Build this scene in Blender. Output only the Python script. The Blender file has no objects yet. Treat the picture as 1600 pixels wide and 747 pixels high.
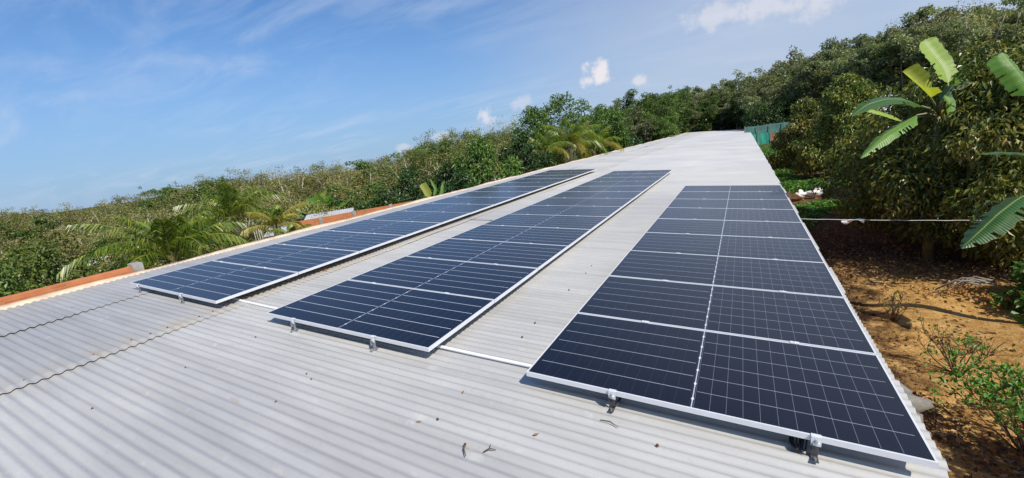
import bpy, math, random
import numpy as np
from mathutils import Matrix, Vector

# ------------------------------------------------------------------ camera, sky, sun, exposure
SC = bpy.context.scene
COL = SC.collection
CAMZ = 3.8
F_PX = 659.29                         # focal length for a 1600 px wide picture
ROT = np.array([[0.8755718785231462, -0.48284469696852844, 0.015325930602038844],
                [0.46513231279459244, 0.8511729847440742, 0.24322105508408867],
                [-0.1304830147329605, -0.20582893054970144, 0.9698497998220983]])  # columns: right, forward, up
cam_d = bpy.data.cameras.new('camera')
cam = bpy.data.objects.new('camera', cam_d)
COL.objects.link(cam)
cam_d.sensor_width = 36
cam_d.lens = F_PX / 1600 * 36
cam_d.clip_start = 0.05
cam_d.clip_end = 6000
cam.matrix_world = Matrix(((ROT[0][0], ROT[0][2], -ROT[0][1], 0),
                           (ROT[1][0], ROT[1][2], -ROT[1][1], 0),
                           (ROT[2][0], ROT[2][2], -ROT[2][1], CAMZ),
                           (0, 0, 0, 1)))
SC.camera = cam

SUN = Vector((0.1095, -0.05, 0.130)).normalized()
SUN_EL = math.asin(SUN.z)
SUN_AZ = math.atan2(SUN.x, SUN.y)
sd = bpy.data.lights.new('sun', 'SUN')
sd.energy = 4.3
sd.angle = math.radians(0.53)
sd.color = (1.0, 0.93, 0.82)
so = bpy.data.objects.new('sun', sd)
so.rotation_euler = SUN.to_track_quat('Z', 'Y').to_euler()
COL.objects.link(so)
SC.view_settings.view_transform = 'Standard'
SC.view_settings.look = 'None'
SC.view_settings.exposure = 0.3
SC.view_settings.gamma = 1


def at(x, y, d):
    """point seen at photo pixel (x, y), d metres along the optical axis"""
    v = ROT @ np.array([(x - 800) / F_PX, 1, -(y - 373.5) / F_PX])
    return Vector((v * d).tolist()) + Vector((0, 0, CAMZ))


def direction(x, y):
    v = ROT @ np.array([(x - 800) / F_PX, 1, -(y - 373.5) / F_PX])
    return Vector(v.tolist()).normalized()


world = bpy.data.worlds.new('World')
SC.world = world
world.use_nodes = True
wn, wl = world.node_tree.nodes, world.node_tree.links
wn.clear()


class G:
    """tiny node-graph helper"""
    def __init__(s, tree):
        s.n, s.l = tree.nodes, tree.links

    def node(s, t, **kw):
        n = s.n.new(t)
        for k, v in kw.items():
            if k.startswith('i_'):
                key = k[2:]
                key = int(key) if key.isdigit() else key.replace('_', ' ')
                s.set(n.inputs[key], v)
            else:
                setattr(n, k, v)
        return n

    def set(s, sock, v):
        if isinstance(v, bpy.types.NodeSocket):
            s.l.new(v, sock)
        else:
            sock.default_value = v

    def math(s, op, a, b=0.0, c=None, clamp=False):
        n = s.n.new('ShaderNodeMath')
        n.operation = op
        n.use_clamp = clamp
        s.set(n.inputs[0], a)
        s.set(n.inputs[1], b)
        if c is not None:
            s.set(n.inputs[2], c)
        return n.outputs[0]

    def mix(s, f, a, b, blend='MIX'):
        n = s.n.new('ShaderNodeMix')
        n.data_type = 'RGBA'
        n.blend_type = blend
        s.set(n.inputs[0], f)
        s.set(n.inputs[6], a if isinstance(a, bpy.types.NodeSocket) else (*a[:3], 1))
        s.set(n.inputs[7], b if isinstance(b, bpy.types.NodeSocket) else (*b[:3], 1))
        return n.outputs[2]

    def noise(s, vec, scale, detail=4.0, rough=0.55, dist=0.0):
        n = s.n.new('ShaderNodeTexNoise')
        n.inputs['Scale'].default_value = scale
        n.inputs['Detail'].default_value = detail
        n.inputs['Roughness'].default_value = rough
        n.inputs['Distortion'].default_value = dist
        if vec is not None:
            s.l.new(vec, n.inputs['Vector'])
        return n.outputs['Fac']

    def ramp(s, f, stops):
        n = s.n.new('ShaderNodeValToRGB')
        s.set(n.inputs[0], f)
        e = n.color_ramp.elements
        while len(e) < len(stops):
            e.new(0.5)
        for el, (p, c) in zip(e, stops):
            el.position = p
            el.color = (*c[:3], 1) if not isinstance(c, (int, float)) else (c, c, c, 1)
        return n.outputs[0]

    def smooth(s, v, a, b):
        n = s.n.new('ShaderNodeMapRange')
        n.interpolation_type = 'SMOOTHSTEP'
        s.set(n.inputs[0], v)
        n.inputs[1].default_value = a
        n.inputs[2].default_value = b
        return n.outputs[0]

    def mapping(s, vec, scale=(1, 1, 1), loc=(0, 0, 0), rot=(0, 0, 0)):
        n = s.n.new('ShaderNodeMapping')
        s.l.new(vec, n.inputs[0])
        n.inputs['Scale'].default_value = scale
        n.inputs['Location'].default_value = loc
        n.inputs['Rotation'].default_value = rot
        return n.outputs[0]


def build_sky():
    g = G(world.node_tree)
    sky = g.node('ShaderNodeTexSky', sky_type='NISHITA', sun_disc=False)
    sky.sun_elevation = SUN_EL
    sky.sun_rotation = SUN_AZ
    sky.altitude = 0
    sky.air_density = 1.0
    sky.dust_density = 0.35
    sky.ozone_density = 4.0
    tc = g.node('ShaderNodeTexCoord').outputs['Generated']
    sep = g.node('ShaderNodeSeparateXYZ', i_0=tc)
    z = g.math('MAXIMUM', sep.outputs[2], 0.02)
    zz = g.math('ADD', z, 0.12)
    px = g.math('DIVIDE', sep.outputs[0], zz)
    py = g.math('DIVIDE', sep.outputs[1], zz)
    plane = g.node('ShaderNodeCombineXYZ', i_0=px, i_1=py).outputs[0]
    # thin cirrus streaks on a high flat layer
    st = g.mapping(plane, scale=(0.5, 1.5, 1), rot=(0, 0, 0.75))
    n1 = g.noise(st, 2.0, 8, 0.60, 0.6)
    n2 = g.noise(plane, 0.55, 2, 0.5)
    wisp = g.math('MULTIPLY', g.smooth(n1, 0.40, 0.74), g.smooth(n2, 0.36, 0.60))
    fac = g.math('MULTIPLY', wisp, 0.36)
    # moisture whitens the air towards the horizon, most of all on the sunward side
    low = g.math('SUBTRACT', 1.0, g.smooth(sep.outputs[2], -0.05, 0.40))
    veil = g.node('ShaderNodeVectorMath', operation='DOT_PRODUCT', i_0=tc, i_1=tuple(direction(1500, 40))).outputs['Value']
    n3 = g.noise(plane, 0.9, 5, 0.55)
    veil = g.math('MULTIPLY', g.smooth(veil, 0.60, 1.0), g.math('ADD', 0.35, g.math('MULTIPLY', n3, 0.6)))
    puff = None
    for (x, y, rad, sq, dens) in ((934, 116, 0.036, 1.0, 0.95), (922, 126, 0.028, 1.6, 0.8), (944, 124, 0.026, 1.8, 0.75), (1000, 126, 0.024, 1.8, 0.6),
                            (757, 181, 0.026, 1.1, 0.7), (1120, 22, 0.07, 2.0, 0.45), (1190, 10, 0.06, 2.0, 0.5), (1275, 8, 0.045, 1.6, 0.45),
                            (630, 231, 0.03, 2.5, 0.4), (690, 214, 0.03, 2.2, 0.4), (815, 162, 0.03, 1.5, 0.35)):
        c = direction(x, y)
        sub = g.node('ShaderNodeVectorMath', operation='SUBTRACT', i_0=tc, i_1=tuple(c)).outputs[0]
        sub = g.mapping(sub, scale=(1, 1, sq))
        ln = g.node('ShaderNodeVectorMath', operation='LENGTH', i_0=sub).outputs['Value']
        nz = g.noise(tc, 34, 7, 0.62)
        d = g.math('ADD', g.math('DIVIDE', ln, rad), g.math('MULTIPLY', g.math('SUBTRACT', nz, 0.5), 2.2))
        m = g.math('MULTIPLY', g.math('SUBTRACT', 1.0, g.smooth(d, 0.25, 1.0)), dens)
        puff = m if puff is None else g.math('MAXIMUM', puff, m)
    base = g.mix(1.0, sky.outputs[0], (0.58, 0.86, 1.10), 'MULTIPLY')
    colr = g.mix(g.math('MULTIPLY', low, 0.85), base, (2.55, 3.65, 5.5))
    colr = g.mix(veil, colr, (4.6, 5.1, 6.1))
    colr = g.mix(fac, colr, (4.9, 5.7, 7.0))
    colr = g.mix(puff, colr, (7.0, 6.7, 6.9))
    bg = g.node('ShaderNodeBackground', i_0=colr)
    bg.inputs[1].default_value = 0.10
    out = g.node('ShaderNodeOutputWorld')
    g.l.new(bg.outputs[0], out.inputs[0])


build_sky()

# ------------------------------------------------------------------ materials
MATS = {}


def material(name, fn):
    m = bpy.data.materials.new(name)
    m.use_nodes = True
    g = G(m.node_tree)
    b = m.node_tree.nodes['Principled BSDF']
    fn(g, b, m)
    MATS[name] = m
    return m


def simple(name, c, rough=0.6, metal=0.0, var=0.25, scale=8.0, bump=0.0):
    def fn(g, b, m):
        tc = g.node('ShaderNodeTexCoord').outputs['Object']
        n = g.noise(tc, scale, 5, 0.6)
        lo = tuple(max(0, k * (1 - var)) for k in c)
        hi = tuple(min(1, k * (1 + var)) for k in c)
        g.set(b.inputs['Base Color'], g.ramp(n, [(0.3, lo), (0.7, hi)]))
        b.inputs['Roughness'].default_value = rough
        b.inputs['Metallic'].default_value = metal
        if bump:
            bn = g.node('ShaderNodeBump', i_Height=g.noise(tc, scale * 3, 5, 0.6))
            bn.inputs['Strength'].default_value = bump
            bn.inputs['Distance'].default_value = 0.02
            g.l.new(bn.outputs[0], b.inputs['Normal'])
    return material(name, fn)


def leafy(name, stops, rough=0.5, transl=0.25, objvar=0.35, tcol=None):
    """stops: colours along the per-leaf random value"""
    def fn(g, b, m):
        at_ = g.node('ShaderNodeAttribute', attribute_name='rnd').outputs['Fac']
        oi = g.node('ShaderNodeObjectInfo').outputs['Random']
        c = g.ramp(at_, stops)
        hs = g.node('ShaderNodeHueSaturation', i_Color=c)
        g.set(hs.inputs['Value'], g.math('ADD', 1 - objvar / 2, g.math('MULTIPLY', oi, objvar)))
        g.set(hs.inputs['Hue'], g.math('ADD', 0.488, g.math('MULTIPLY', oi, 0.022)))
        col = hs.outputs[0]
        g.l.new(col, b.inputs['Base Color'])
        b.inputs['Roughness'].default_value = rough
        b.inputs['Specular IOR Level'].default_value = 0.4
        t = g.node('ShaderNodeBsdfTranslucent')
        g.set(t.inputs[0], g.mix(1.0, col, tcol or (1.5, 1.6, 0.6), 'MULTIPLY'))
        mx = g.node('ShaderNodeMixShader')
        mx.inputs[0].default_value = transl
        g.l.new(b.outputs[0], mx.inputs[1])
        g.l.new(t.outputs[0], mx.inputs[2])
        g.l.new(mx.outputs[0], m.node_tree.nodes['Material Output'].inputs[0])
    return material(name, fn)


def roof_mat(g, b, m):
    tc = g.node('ShaderNodeTexCoord').outputs['Object']
    big = g.noise(tc, 0.35, 4, 0.55)
    streak = g.noise(g.mapping(tc, scale=(0.6, 7, 1)), 1.0, 6, 0.65)
    fine = g.noise(tc, 22, 6, 0.7)
    spot = g.noise(tc, 5.5, 4, 0.6)
    c = g.ramp(streak, [(0.25, (0.345, 0.339, 0.322)), (0.5, (0.415, 0.409, 0.392)), (0.75, (0.475, 0.469, 0.45))])
    c = g.mix(g.smooth(big, 0.35, 0.65), c, g.mix(1.0, c, (0.86, 0.87, 0.90), 'MULTIPLY'))
    c = g.mix(g.math('MULTIPLY', g.smooth(fine, 0.52, 0.75), 0.35), c, (0.27, 0.26, 0.24))
    c = g.mix(g.math('MULTIPLY', g.smooth(spot, 0.62, 0.74), 0.45), c, (0.52, 0.51, 0.49))
    # single sheets differ a little: bands about 0.9 m wide along the shed
    sp = g.node('ShaderNodeSeparateXYZ', i_0=tc)
    idx = g.math('FLOOR', g.math('DIVIDE', sp.outputs[1], 0.88))
    wn_ = g.node('ShaderNodeTexWhiteNoise', noise_dimensions='1D')
    g.set(wn_.inputs['W'], idx)
    hs = g.node('ShaderNodeHueSaturation', i_Color=c)
    lapd = g.math('ABSOLUTE', g.math('ADD', sp.outputs[0], 5.62))
    stain = g.math('MULTIPLY', g.math('SUBTRACT', 1.0, g.smooth(lapd, 0.02, 0.30)), g.smooth(streak, 0.40, 0.62))
    c2 = g.mix(g.math('MULTIPLY', stain, 0.7), c, (0.40, 0.34, 0.25))
    rust = g.math('MULTIPLY', g.smooth(g.noise(g.mapping(tc, scale=(2.2, 11, 1)), 1.0, 3, 0.5), 0.68, 0.78), 0.35)
    c2 = g.mix(rust, c2, (0.30, 0.22, 0.15))
    g.l.new(c2, hs.inputs['Color'])
    # the uphill courses are darker, the far sheets paler
    course_tone = g.math('ADD', g.math('MULTIPLY', g.math('GREATER_THAN', sp.outputs[0], -5.58), 0.11), g.math('MULTIPLY', g.smooth(g.math('ADD', sp.outputs[1], g.math('MULTIPLY', big, 6)), 10, 24), 0.27))
    val = g.math('ADD', 0.90, g.math('ADD', course_tone, g.math('MULTIPLY', wn_.outputs[0], 0.07)))
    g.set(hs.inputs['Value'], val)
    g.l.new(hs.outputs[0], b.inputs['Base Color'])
    g.set(b.inputs['Roughness'], g.math('ADD', 0.33, g.math('MULTIPLY', fine, 0.2)))
    b.inputs['Specular IOR Level'].default_value = 0.5
    bn = g.node('ShaderNodeBump', i_Height=fine)
    bn.inputs['Strength'].default_value = 0.12
    bn.inputs['Distance'].default_value = 0.004
    g.l.new(bn.outputs[0], b.inputs['Normal'])


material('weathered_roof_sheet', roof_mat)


def cell_mat(g, b, m):
    tc = g.node('ShaderNodeTexCoord').outputs['Object']
    s = g.node('ShaderNodeSeparateXYZ', i_0=tc)
    x, y = s.outputs[0], s.outputs[1]
    ax = g.math('ABSOLUTE', x)

    def grid(v, pitch, half, off=0.0):
        q = g.math('DIVIDE', g.math('ADD', v, off), pitch)
        r = g.math('ABSOLUTE', g.math('SUBTRACT', q, g.math('ROUND', q)))
        return g.math('LESS_THAN', g.math('MULTIPLY', r, pitch), half)
    inx = g.math('MULTIPLY', g.math('LESS_THAN', ax, 1.100), g.math('GREATER_THAN', ax, 0.020))
    iny = g.math('LESS_THAN', g.math('ABSOLUTE', y), 0.50)
    rows = g.math('MULTIPLY', g.math('MULTIPLY', grid(y, 0.1815, HALF), inx), iny)
    cols = g.math('MULTIPLY', grid(ax, 0.0910, 0.0010, -0.012), g.math('LESS_THAN', ax, 1.06))
    cols = g.math('MULTIPLY', cols, g.math('LESS_THAN', g.math('ABSOLUTE', y), 0.543))
    # column gaps clearer on the downhill half: viewing-angle effect put into the colour
    side = g.math('ADD', 0.05, g.math('MULTIPLY', g.math('GREATER_THAN', x, 0), SIDE))
    cols = g.math('MULTIPLY', cols, side)
    bus = g.math('MULTIPLY', grid(y, 0.01815, 0.0006, 0.009), 0.07)
    mid = g.math('LESS_THAN', ax, 0.0035)
    bead_y = g.math('DIVIDE', g.math('ADD', y, 0.0907), 0.1815)
    bead_r = g.math('MULTIPLY', g.math('ABSOLUTE', g.math('SUBTRACT', bead_y, g.math('ROUND', bead_y))), 0.1815)
    bead = g.math('LESS_THAN', g.math('ADD', g.math('MULTIPLY', ax, 2.5), bead_r), 0.024)
    bead = g.math('MULTIPLY', bead, 0.8)
    oi = g.node('ShaderNodeObjectInfo').outputs['Random']
    base = g.mix(oi, (0.003, 0.0045, 0.013), (0.0045, 0.0055, 0.014))
    c = g.mix(bus, base, (0.35, 0.37, 0.42))
    c = g.mix(cols, c, (0.50, 0.56, 0.68))
    c = g.mix(g.math('MULTIPLY', rows, g.math('SUBTRACT', LINE, g.math('MULTIPLY', side, 0.75))), c, (0.70, 0.73, 0.80))
    c = g.mix(g.math('MULTIPLY', mid, 0.7), c, (0.62, 0.66, 0.74))
    c = g.mix(bead, c, (0.72, 0.74, 0.78))
    edge = g.math('GREATER_THAN', ax, 1.110)
    c = g.mix(edge, c, (0.006, 0.007, 0.012))
    # a film of dust on the glass
    dn = g.noise(tc, 3.0, 6, 0.65)
    c = g.mix(g.math('MULTIPLY', g.smooth(dn, 0.4, 0.8), 0.006), c, (0.45, 0.42, 0.38))
    g.l.new(c, b.inputs['Base Color'])
    b.inputs['Roughness'].default_value = 0.16
    b.inputs['IOR'].default_value = 1.42
    b.inputs['Specular IOR Level'].default_value = 0.5
    b.inputs['Sheen Weight'].default_value = 0.22
    b.inputs['Sheen Roughness'].default_value = 0.3
    b.inputs['Sheen Tint'].default_value = (0.80, 0.84, 1.0, 1)
    g.set(b.inputs['Roughness'], g.math('ADD', 0.19, g.math('MULTIPLY', dn, 0.08)))


SIDE, LINE, HALF = 0.26, 0.68, 0.0019
material('solar_cells_under_glass', cell_mat)
SIDE, LINE, HALF = 0.05, 1.0, 0.0027  # same cells; line contrast of the grazing view put into the colours
material('solar_cells_grazing_view', cell_mat)
simple('backsheet_white', (0.55, 0.55, 0.55), 0.7)
simple('anodised_aluminium', (0.74, 0.75, 0.77), 0.4, 0.2, 0.05)
simple('galvanised_steel', (0.46, 0.48, 0.49), 0.42, 0.75, 0.25, 30)
simple('shaded_steel', (0.10, 0.10, 0.105), 0.55, 0.5, 0.3, 30)  # right-row feet: shade under the panels put into a darker steel
simple('black_plastic', (0.02, 0.02, 0.022), 0.5)
simple('white_pvc', (0.78, 0.78, 0.77), 0.4, 0, 0.06)
simple('grey_cable', (0.2, 0.2, 0.19), 0.6)
simple('cream_mortar', (0.66, 0.50, 0.35), 0.9, 0, 0.22, 5, 0.4)
simple('grey_concrete', (0.30, 0.29, 0.27), 0.9, 0, 0.3, 9, 0.4)
simple('rust', (0.12, 0.06, 0.035), 0.85, 0, 0.5, 40)
simple('bark_pale', (0.46, 0.41, 0.33), 0.9, 0, 0.35, 9, 0.4)
simple('bark_dark', (0.13, 0.10, 0.07), 0.9, 0, 0.4, 9, 0.4)
simple('twig_brown', (0.12, 0.08, 0.045), 0.9, 0, 0.4, 14)
simple('dry_leaf', (0.33, 0.17, 0.07), 0.8, 0, 0.4, 20)
simple('clear_film', (0.20, 0.18, 0.15), 0.25, 0, 0.3, 12, 0.3)
simple('white_feathers', (0.72, 0.70, 0.64), 0.8, 0, 0.14, 14, 0.3)
simple('orange_beak', (0.60, 0.22, 0.03), 0.5)
simple('tin_roof', (0.55, 0.56, 0.57), 0.45, 0.2, 0.14, 6)
simple('teal_net', (0.07, 0.19, 0.16), 0.8, 0, 0.3, 2)
simple('bright_green_tarp', (0.03, 0.30, 0.22), 0.6, 0, 0.3, 2)
simple('white_cloth', (0.7, 0.68, 0.64), 0.8, 0, 0.15, 10)
simple('grey_timber', (0.25, 0.21, 0.17), 0.9, 0, 0.3, 12)


def brick_mat(g, b, m):
    tc = g.node('ShaderNodeTexCoord').outputs['Object']
    s = g.node('ShaderNodeSeparateXYZ', i_0=tc)
    v = g.node('ShaderNodeCombineXYZ', i_0=g.math('ADD', s.outputs[0], s.outputs[1]), i_1=s.outputs[2]).outputs[0]
    br = g.node('ShaderNodeTexBrick', i_Vector=v, i_Color1=(0.52, 0.17, 0.055, 1), i_Color2=(0.40, 0.12, 0.04, 1), i_Mortar=(0.36, 0.20, 0.11, 1))
    br.inputs['Scale'].default_value = 1
    br.inputs['Mortar Size'].default_value = 0.006
    br.inputs['Brick Width'].default_value = 0.19
    br.inputs['Row Height'].default_value = 0.09
    n = g.noise(tc, 5, 6, 0.6)
    c = g.mix(g.math('MULTIPLY', g.smooth(n, 0.35, 0.7), 0.5), br.outputs[0], (0.56, 0.23, 0.09))
    n2 = g.noise(tc, 2.2, 7, 0.7)
    c = g.mix(g.math('MULTIPLY', g.smooth(n2, 0.52, 0.68), 0.55), c, (0.16, 0.085, 0.045))
    g.l.new(c, b.inputs['Base Color'])
    b.inputs['Roughness'].default_value = 0.9


material('orange_brick', brick_mat)


def ground_mat(g, b, m):
    tc = g.node('ShaderNodeTexCoord').outputs['Object']
    s = g.node('ShaderNodeSeparateXYZ', i_0=tc)
    x, y = s.outputs[0], s.outputs[1]
    n1 = g.noise(tc, 0.7, 5, 0.6)
    n2 = g.noise(tc, 4.5, 7, 0.65)
    n3 = g.noise(tc, 24, 6, 0.7)
    ochre = g.ramp(n2, [(0.3, (0.30, 0.155, 0.05)), (0.5, (0.54, 0.31, 0.10)), (0.72, (0.68, 0.45, 0.19))])
    ochre = g.mix(g.math('MULTIPLY', g.smooth(n3, 0.5, 0.7), 0.45), ochre, (0.22, 0.11, 0.035))
    dark = g.ramp(n2, [(0.3, (0.035, 0.022, 0.012)), (0.55, (0.085, 0.05, 0.025)), (0.75, (0.17, 0.10, 0.045))])
    wob = g.math('MULTIPLY', g.math('SUBTRACT', n1, 0.5), 2.6)
    wob = g.math('ADD', wob, g.math('MULTIPLY', g.math('SUBTRACT', n2, 0.5), 1.2))
    # bare trodden earth beside the shed, darker humus elsewhere
    fx = g.smooth(g.math('ADD', x, wob), 1.5, 2.3)
    fy = g.math('SUBTRACT', 1.0, g.smooth(g.math('ADD', y, wob), 11.2, 13.8))
    fx2 = g.math('SUBTRACT', 1.0, g.smooth(g.math('ADD', x, wob), 6.0, 9.0))
    f = g.math('MULTIPLY', g.math('MULTIPLY', fx, fy), fx2)
    red = g.ramp(n2, [(0.3, (0.08, 0.042, 0.022)), (0.7, (0.20, 0.11, 0.055))])
    dark = g.mix(g.smooth(y, 12, 16), dark, red)
    c = g.mix(f, dark, ochre)
    green = g.ramp(n2, [(0.3, (0.03, 0.05, 0.014)), (0.7, (0.07, 0.11, 0.03))])
    far = g.math('MAXIMUM', g.smooth(y, 26, 40), g.math('SUBTRACT', 1.0, g.smooth(x, -14, -9.5)))
    c = g.mix(g.math('MULTIPLY', far, 0.8), c, green)
    g.l.new(c, b.inputs['Base Color'])
    b.inputs['Roughness'].default_value = 0.95
    b.inputs['Specular IOR Level'].default_value = 0.1
    hh = g.math('ADD', n2, g.math('MULTIPLY', n3, 0.5))
    bn = g.node('ShaderNodeBump', i_Height=hh)
    bn.inputs['Strength'].default_value = 0.9
    bn.inputs['Distance'].default_value = 0.11
    g.l.new(bn.outputs[0], b.inputs['Normal'])


material('bare_earth', ground_mat)

leafy('rubber_leaf', [(0.0, (0.08, 0.10, 0.052)), (0.45, (0.18, 0.205, 0.10)), (0.75, (0.29, 0.31, 0.165)), (1.0, (0.54, 0.54, 0.40))], 0.38, 0.36, 0.35)
leafy('scrub_leaf', [(0.0, (0.085, 0.10, 0.028)), (0.5, (0.19, 0.20, 0.055)), (0.85, (0.31, 0.285, 0.09)), (1.0, (0.48, 0.40, 0.19))], 0.55, 0.25, 0.45)
leafy('broad_leaf', [(0.0, (0.052, 0.095, 0.0192)), (0.6, (0.11, 0.1805, 0.0352)), (1.0, (0.21, 0.2755, 0.056))], 0.4, 0.25, 0.4)
leafy('dark_leaf', [(0.0, (0.0247, 0.054, 0.017)), (0.6, (0.0532, 0.1044, 0.0289)), (1.0, (0.114, 0.18, 0.051))], 0.4, 0.2, 0.3)
leafy('durian_leaf', [(0.0, (0.055, 0.095, 0.018)), (0.45, (0.14, 0.18, 0.034)), (0.8, (0.27, 0.26, 0.048)), (0.93, (0.41, 0.30, 0.062)), (1.0, (0.56, 0.52, 0.26))], 0.34, 0.16, 0.25)
leafy('bamboo_leaf', [(0.0, (0.0675, 0.0975, 0.0195)), (0.6, (0.1275, 0.165, 0.0351)), (1.0, (0.225, 0.24, 0.065))], 0.5, 0.3, 0.3)
leafy('palm_leaf', [(0.0, (0.06, 0.11, 0.014)), (0.5, (0.16, 0.235, 0.032)), (0.85, (0.31, 0.34, 0.06)), (1.0, (0.48, 0.46, 0.11))], 0.34, 0.40, 0.25)
leafy('palm_leaf_yellow', [(0.0, (0.20, 0.19, 0.025)), (1.0, (0.46, 0.38, 0.08))], 0.45, 0.3, 0.2)
leafy('ground_leaf', [(0.0, (0.0455, 0.119, 0.018)), (0.6, (0.091, 0.224, 0.036)), (1.0, (0.169, 0.336, 0.06))], 0.45, 0.25, 0.2)
leafy('litter_leaf', [(0.0, (0.07, 0.038, 0.018)), (0.6, (0.20, 0.115, 0.05)), (1.0, (0.46, 0.31, 0.16))], 0.8, 0.0, 0.1)


def banana_mat(name, c1, c2, transl):
    def fn(g, b, m):
        uv = g.node('ShaderNodeUVMap').outputs[0]
        s = g.node('ShaderNodeSeparateXYZ', i_0=uv)
        v = g.math('ABSOLUTE', g.math('SUBTRACT', s.outputs[0], 0.5))
        u = s.outputs[1]
        rib = g.math('LESS_THAN', v, 0.03)
        w = g.math('SINE', g.math('MULTIPLY', g.math('ADD', u, g.math('MULTIPLY', v, -0.08)), 260))
        n = g.noise(uv, 6, 4, 0.6)
        c = g.mix(g.math('ADD', g.math('MULTIPLY', w, 0.12), n), c1, c2)
        c = g.mix(g.math('MULTIPLY', rib, 0.7), c, (0.30, 0.34, 0.10))
        edge = g.math('MULTIPLY', g.smooth(v, 0.455, 0.5), 0.4)
        c = g.mix(edge, c, (0.18, 0.12, 0.04))
        g.l.new(c, b.inputs['Base Color'])
        b.inputs['Roughness'].default_value = 0.42
        bn = g.node('ShaderNodeBump', i_Height=w)
        bn.inputs['Strength'].default_value = 0.25
        bn.inputs['Distance'].default_value = 0.01
        g.l.new(bn.outputs[0], b.inputs['Normal'])
        t = g.node('ShaderNodeBsdfTranslucent')
        g.set(t.inputs[0], g.mix(1.0, c, (1.6, 1.7, 0.6), 'MULTIPLY'))
        mx = g.node('ShaderNodeMixShader')
        mx.inputs[0].default_value = transl
        g.l.new(b.outputs[0], mx.inputs[1])
        g.l.new(t.outputs[0], mx.inputs[2])
        g.l.new(mx.outputs[0], m.node_tree.nodes['Material Output'].inputs[0])
    return material(name, fn)


banana_mat('banana_pale', (0.22, 0.36, 0.05), (0.42, 0.54, 0.13), 0.35)
banana_mat('banana_green', (0.07, 0.19, 0.022), (0.16, 0.32, 0.045), 0.3)
banana_mat('banana_dark', (0.022, 0.075, 0.012), (0.045, 0.12, 0.02), 0.18)
banana_mat('banana_yellow', (0.28, 0.32, 0.05), (0.40, 0.42, 0.08), 0.4)
simple('banana_stem', (0.20, 0.20, 0.09), 0.6, 0, 0.4, 6)
simple('palm_rib', (0.20, 0.19, 0.07), 0.5, 0, 0.2, 6)

# ------------------------------------------------------------------ mesh helpers
PI = math.pi


def put(o, parent=None):
    COL.objects.link(o)
    if parent is not None:
        o.parent = parent
    return o


def make_mesh(name, V, F, mats, rnd=None, smooth=False, mi=None, uv=None):
    me = bpy.data.meshes.new(name)
    V = np.asarray(V, float)
    me.from_pydata(V.tolist(), [], [list(map(int, f)) for f in F])
    for m in (mats if isinstance(mats, (list, tuple)) else [mats]):
        me.materials.append(MATS[m])
    if mi is not None:
        me.polygons.foreach_set('material_index', np.asarray(mi, dtype=np.int32))
    if smooth:
        me.polygons.foreach_set('use_smooth', np.ones(len(me.polygons), dtype=bool))
    if rnd is not None:
        a = me.attributes.new('rnd', 'FLOAT', 'FACE')
        a.data.foreach_set('value', np.asarray(rnd, dtype=np.float32))
    if uv is not None:
        l = me.uv_layers.new(name='UVMap')
        vi = np.zeros(len(me.loops), dtype=np.int32)
        me.loops.foreach_get('vertex_index', vi)
        l.data.foreach_set('uv', np.asarray(uv, dtype=np.float32)[vi].ravel())
    me.update()
    return me


def part(name, me, parent=None, loc=(0, 0, 0), rot=(0, 0, 0)):
    o = bpy.data.objects.new(name, me)
    o.location = loc
    o.rotation_euler = rot
    return put(o, parent)


def thing(name, label, cat, group=None, M=None, loc=None, rz=0, me=None):
    o = bpy.data.objects.new(name, me)
    put(o)
    if M is not None:
        o.matrix_world = M
    if loc is not None:
        o.location = loc
        o.rotation_euler = (0, 0, rz)
    o['label'] = label
    o['category'] = cat
    if group:
        o['group'] = group
    return o


class MB:
    def __init__(s):
        s.V, s.F, s.R, s.n = [], [], [], 0

    def add(s, V, F, r=0.5):
        V = np.asarray(V, float)
        s.V.append(V)
        s.F += [[i + s.n for i in f] for f in F]
        s.R += [r] * len(F) if np.isscalar(r) else list(r)
        s.n += len(V)
        return s

    def box(s, a, b, r=0.5):
        (x0, y0, z0), (x1, y1, z1) = a, b
        V = [(x0, y0, z0), (x1, y0, z0), (x1, y1, z0), (x0, y1, z0), (x0, y0, z1), (x1, y0, z1), (x1, y1, z1), (x0, y1, z1)]
        return s.add(V, [(0, 3, 2, 1), (4, 5, 6, 7), (0, 1, 5, 4), (1, 2, 6, 5), (2, 3, 7, 6), (3, 0, 4, 7)], r)

    def tube(s, pts, rad, n=6, r=0.5, cap=True):
        P = np.asarray(pts, float)
        k = len(P)
        rad = np.full(k, rad) if np.isscalar(rad) else np.asarray(rad, float)
        T = np.gradient(P, axis=0)
        T /= np.linalg.norm(T, axis=1)[:, None] + 1e-9
        ref = np.array([0, 0, 1.0]) if abs(T[0][2]) < 0.9 else np.array([1.0, 0, 0])
        V = []
        for i in range(k):
            u = np.cross(T[i], ref)
            u /= np.linalg.norm(u) + 1e-9
            w = np.cross(u, T[i])
            for j in range(n):
                a = 2 * PI * j / n
                V.append(P[i] + rad[i] * (math.cos(a) * u + math.sin(a) * w))
        F = [(i * n + j, i * n + (j + 1) % n, (i + 1) * n + (j + 1) % n, (i + 1) * n + j) for i in range(k - 1) for j in range(n)]
        if cap:
            F += [tuple(range(n))[::-1], tuple((k - 1) * n + j for j in range(n))]
        return s.add(V, F, r)

    def mesh(s, name, mats, smooth=False, rnd=False):
        return make_mesh(name, np.concatenate(s.V), s.F, mats, s.R if rnd else None, smooth)


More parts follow.
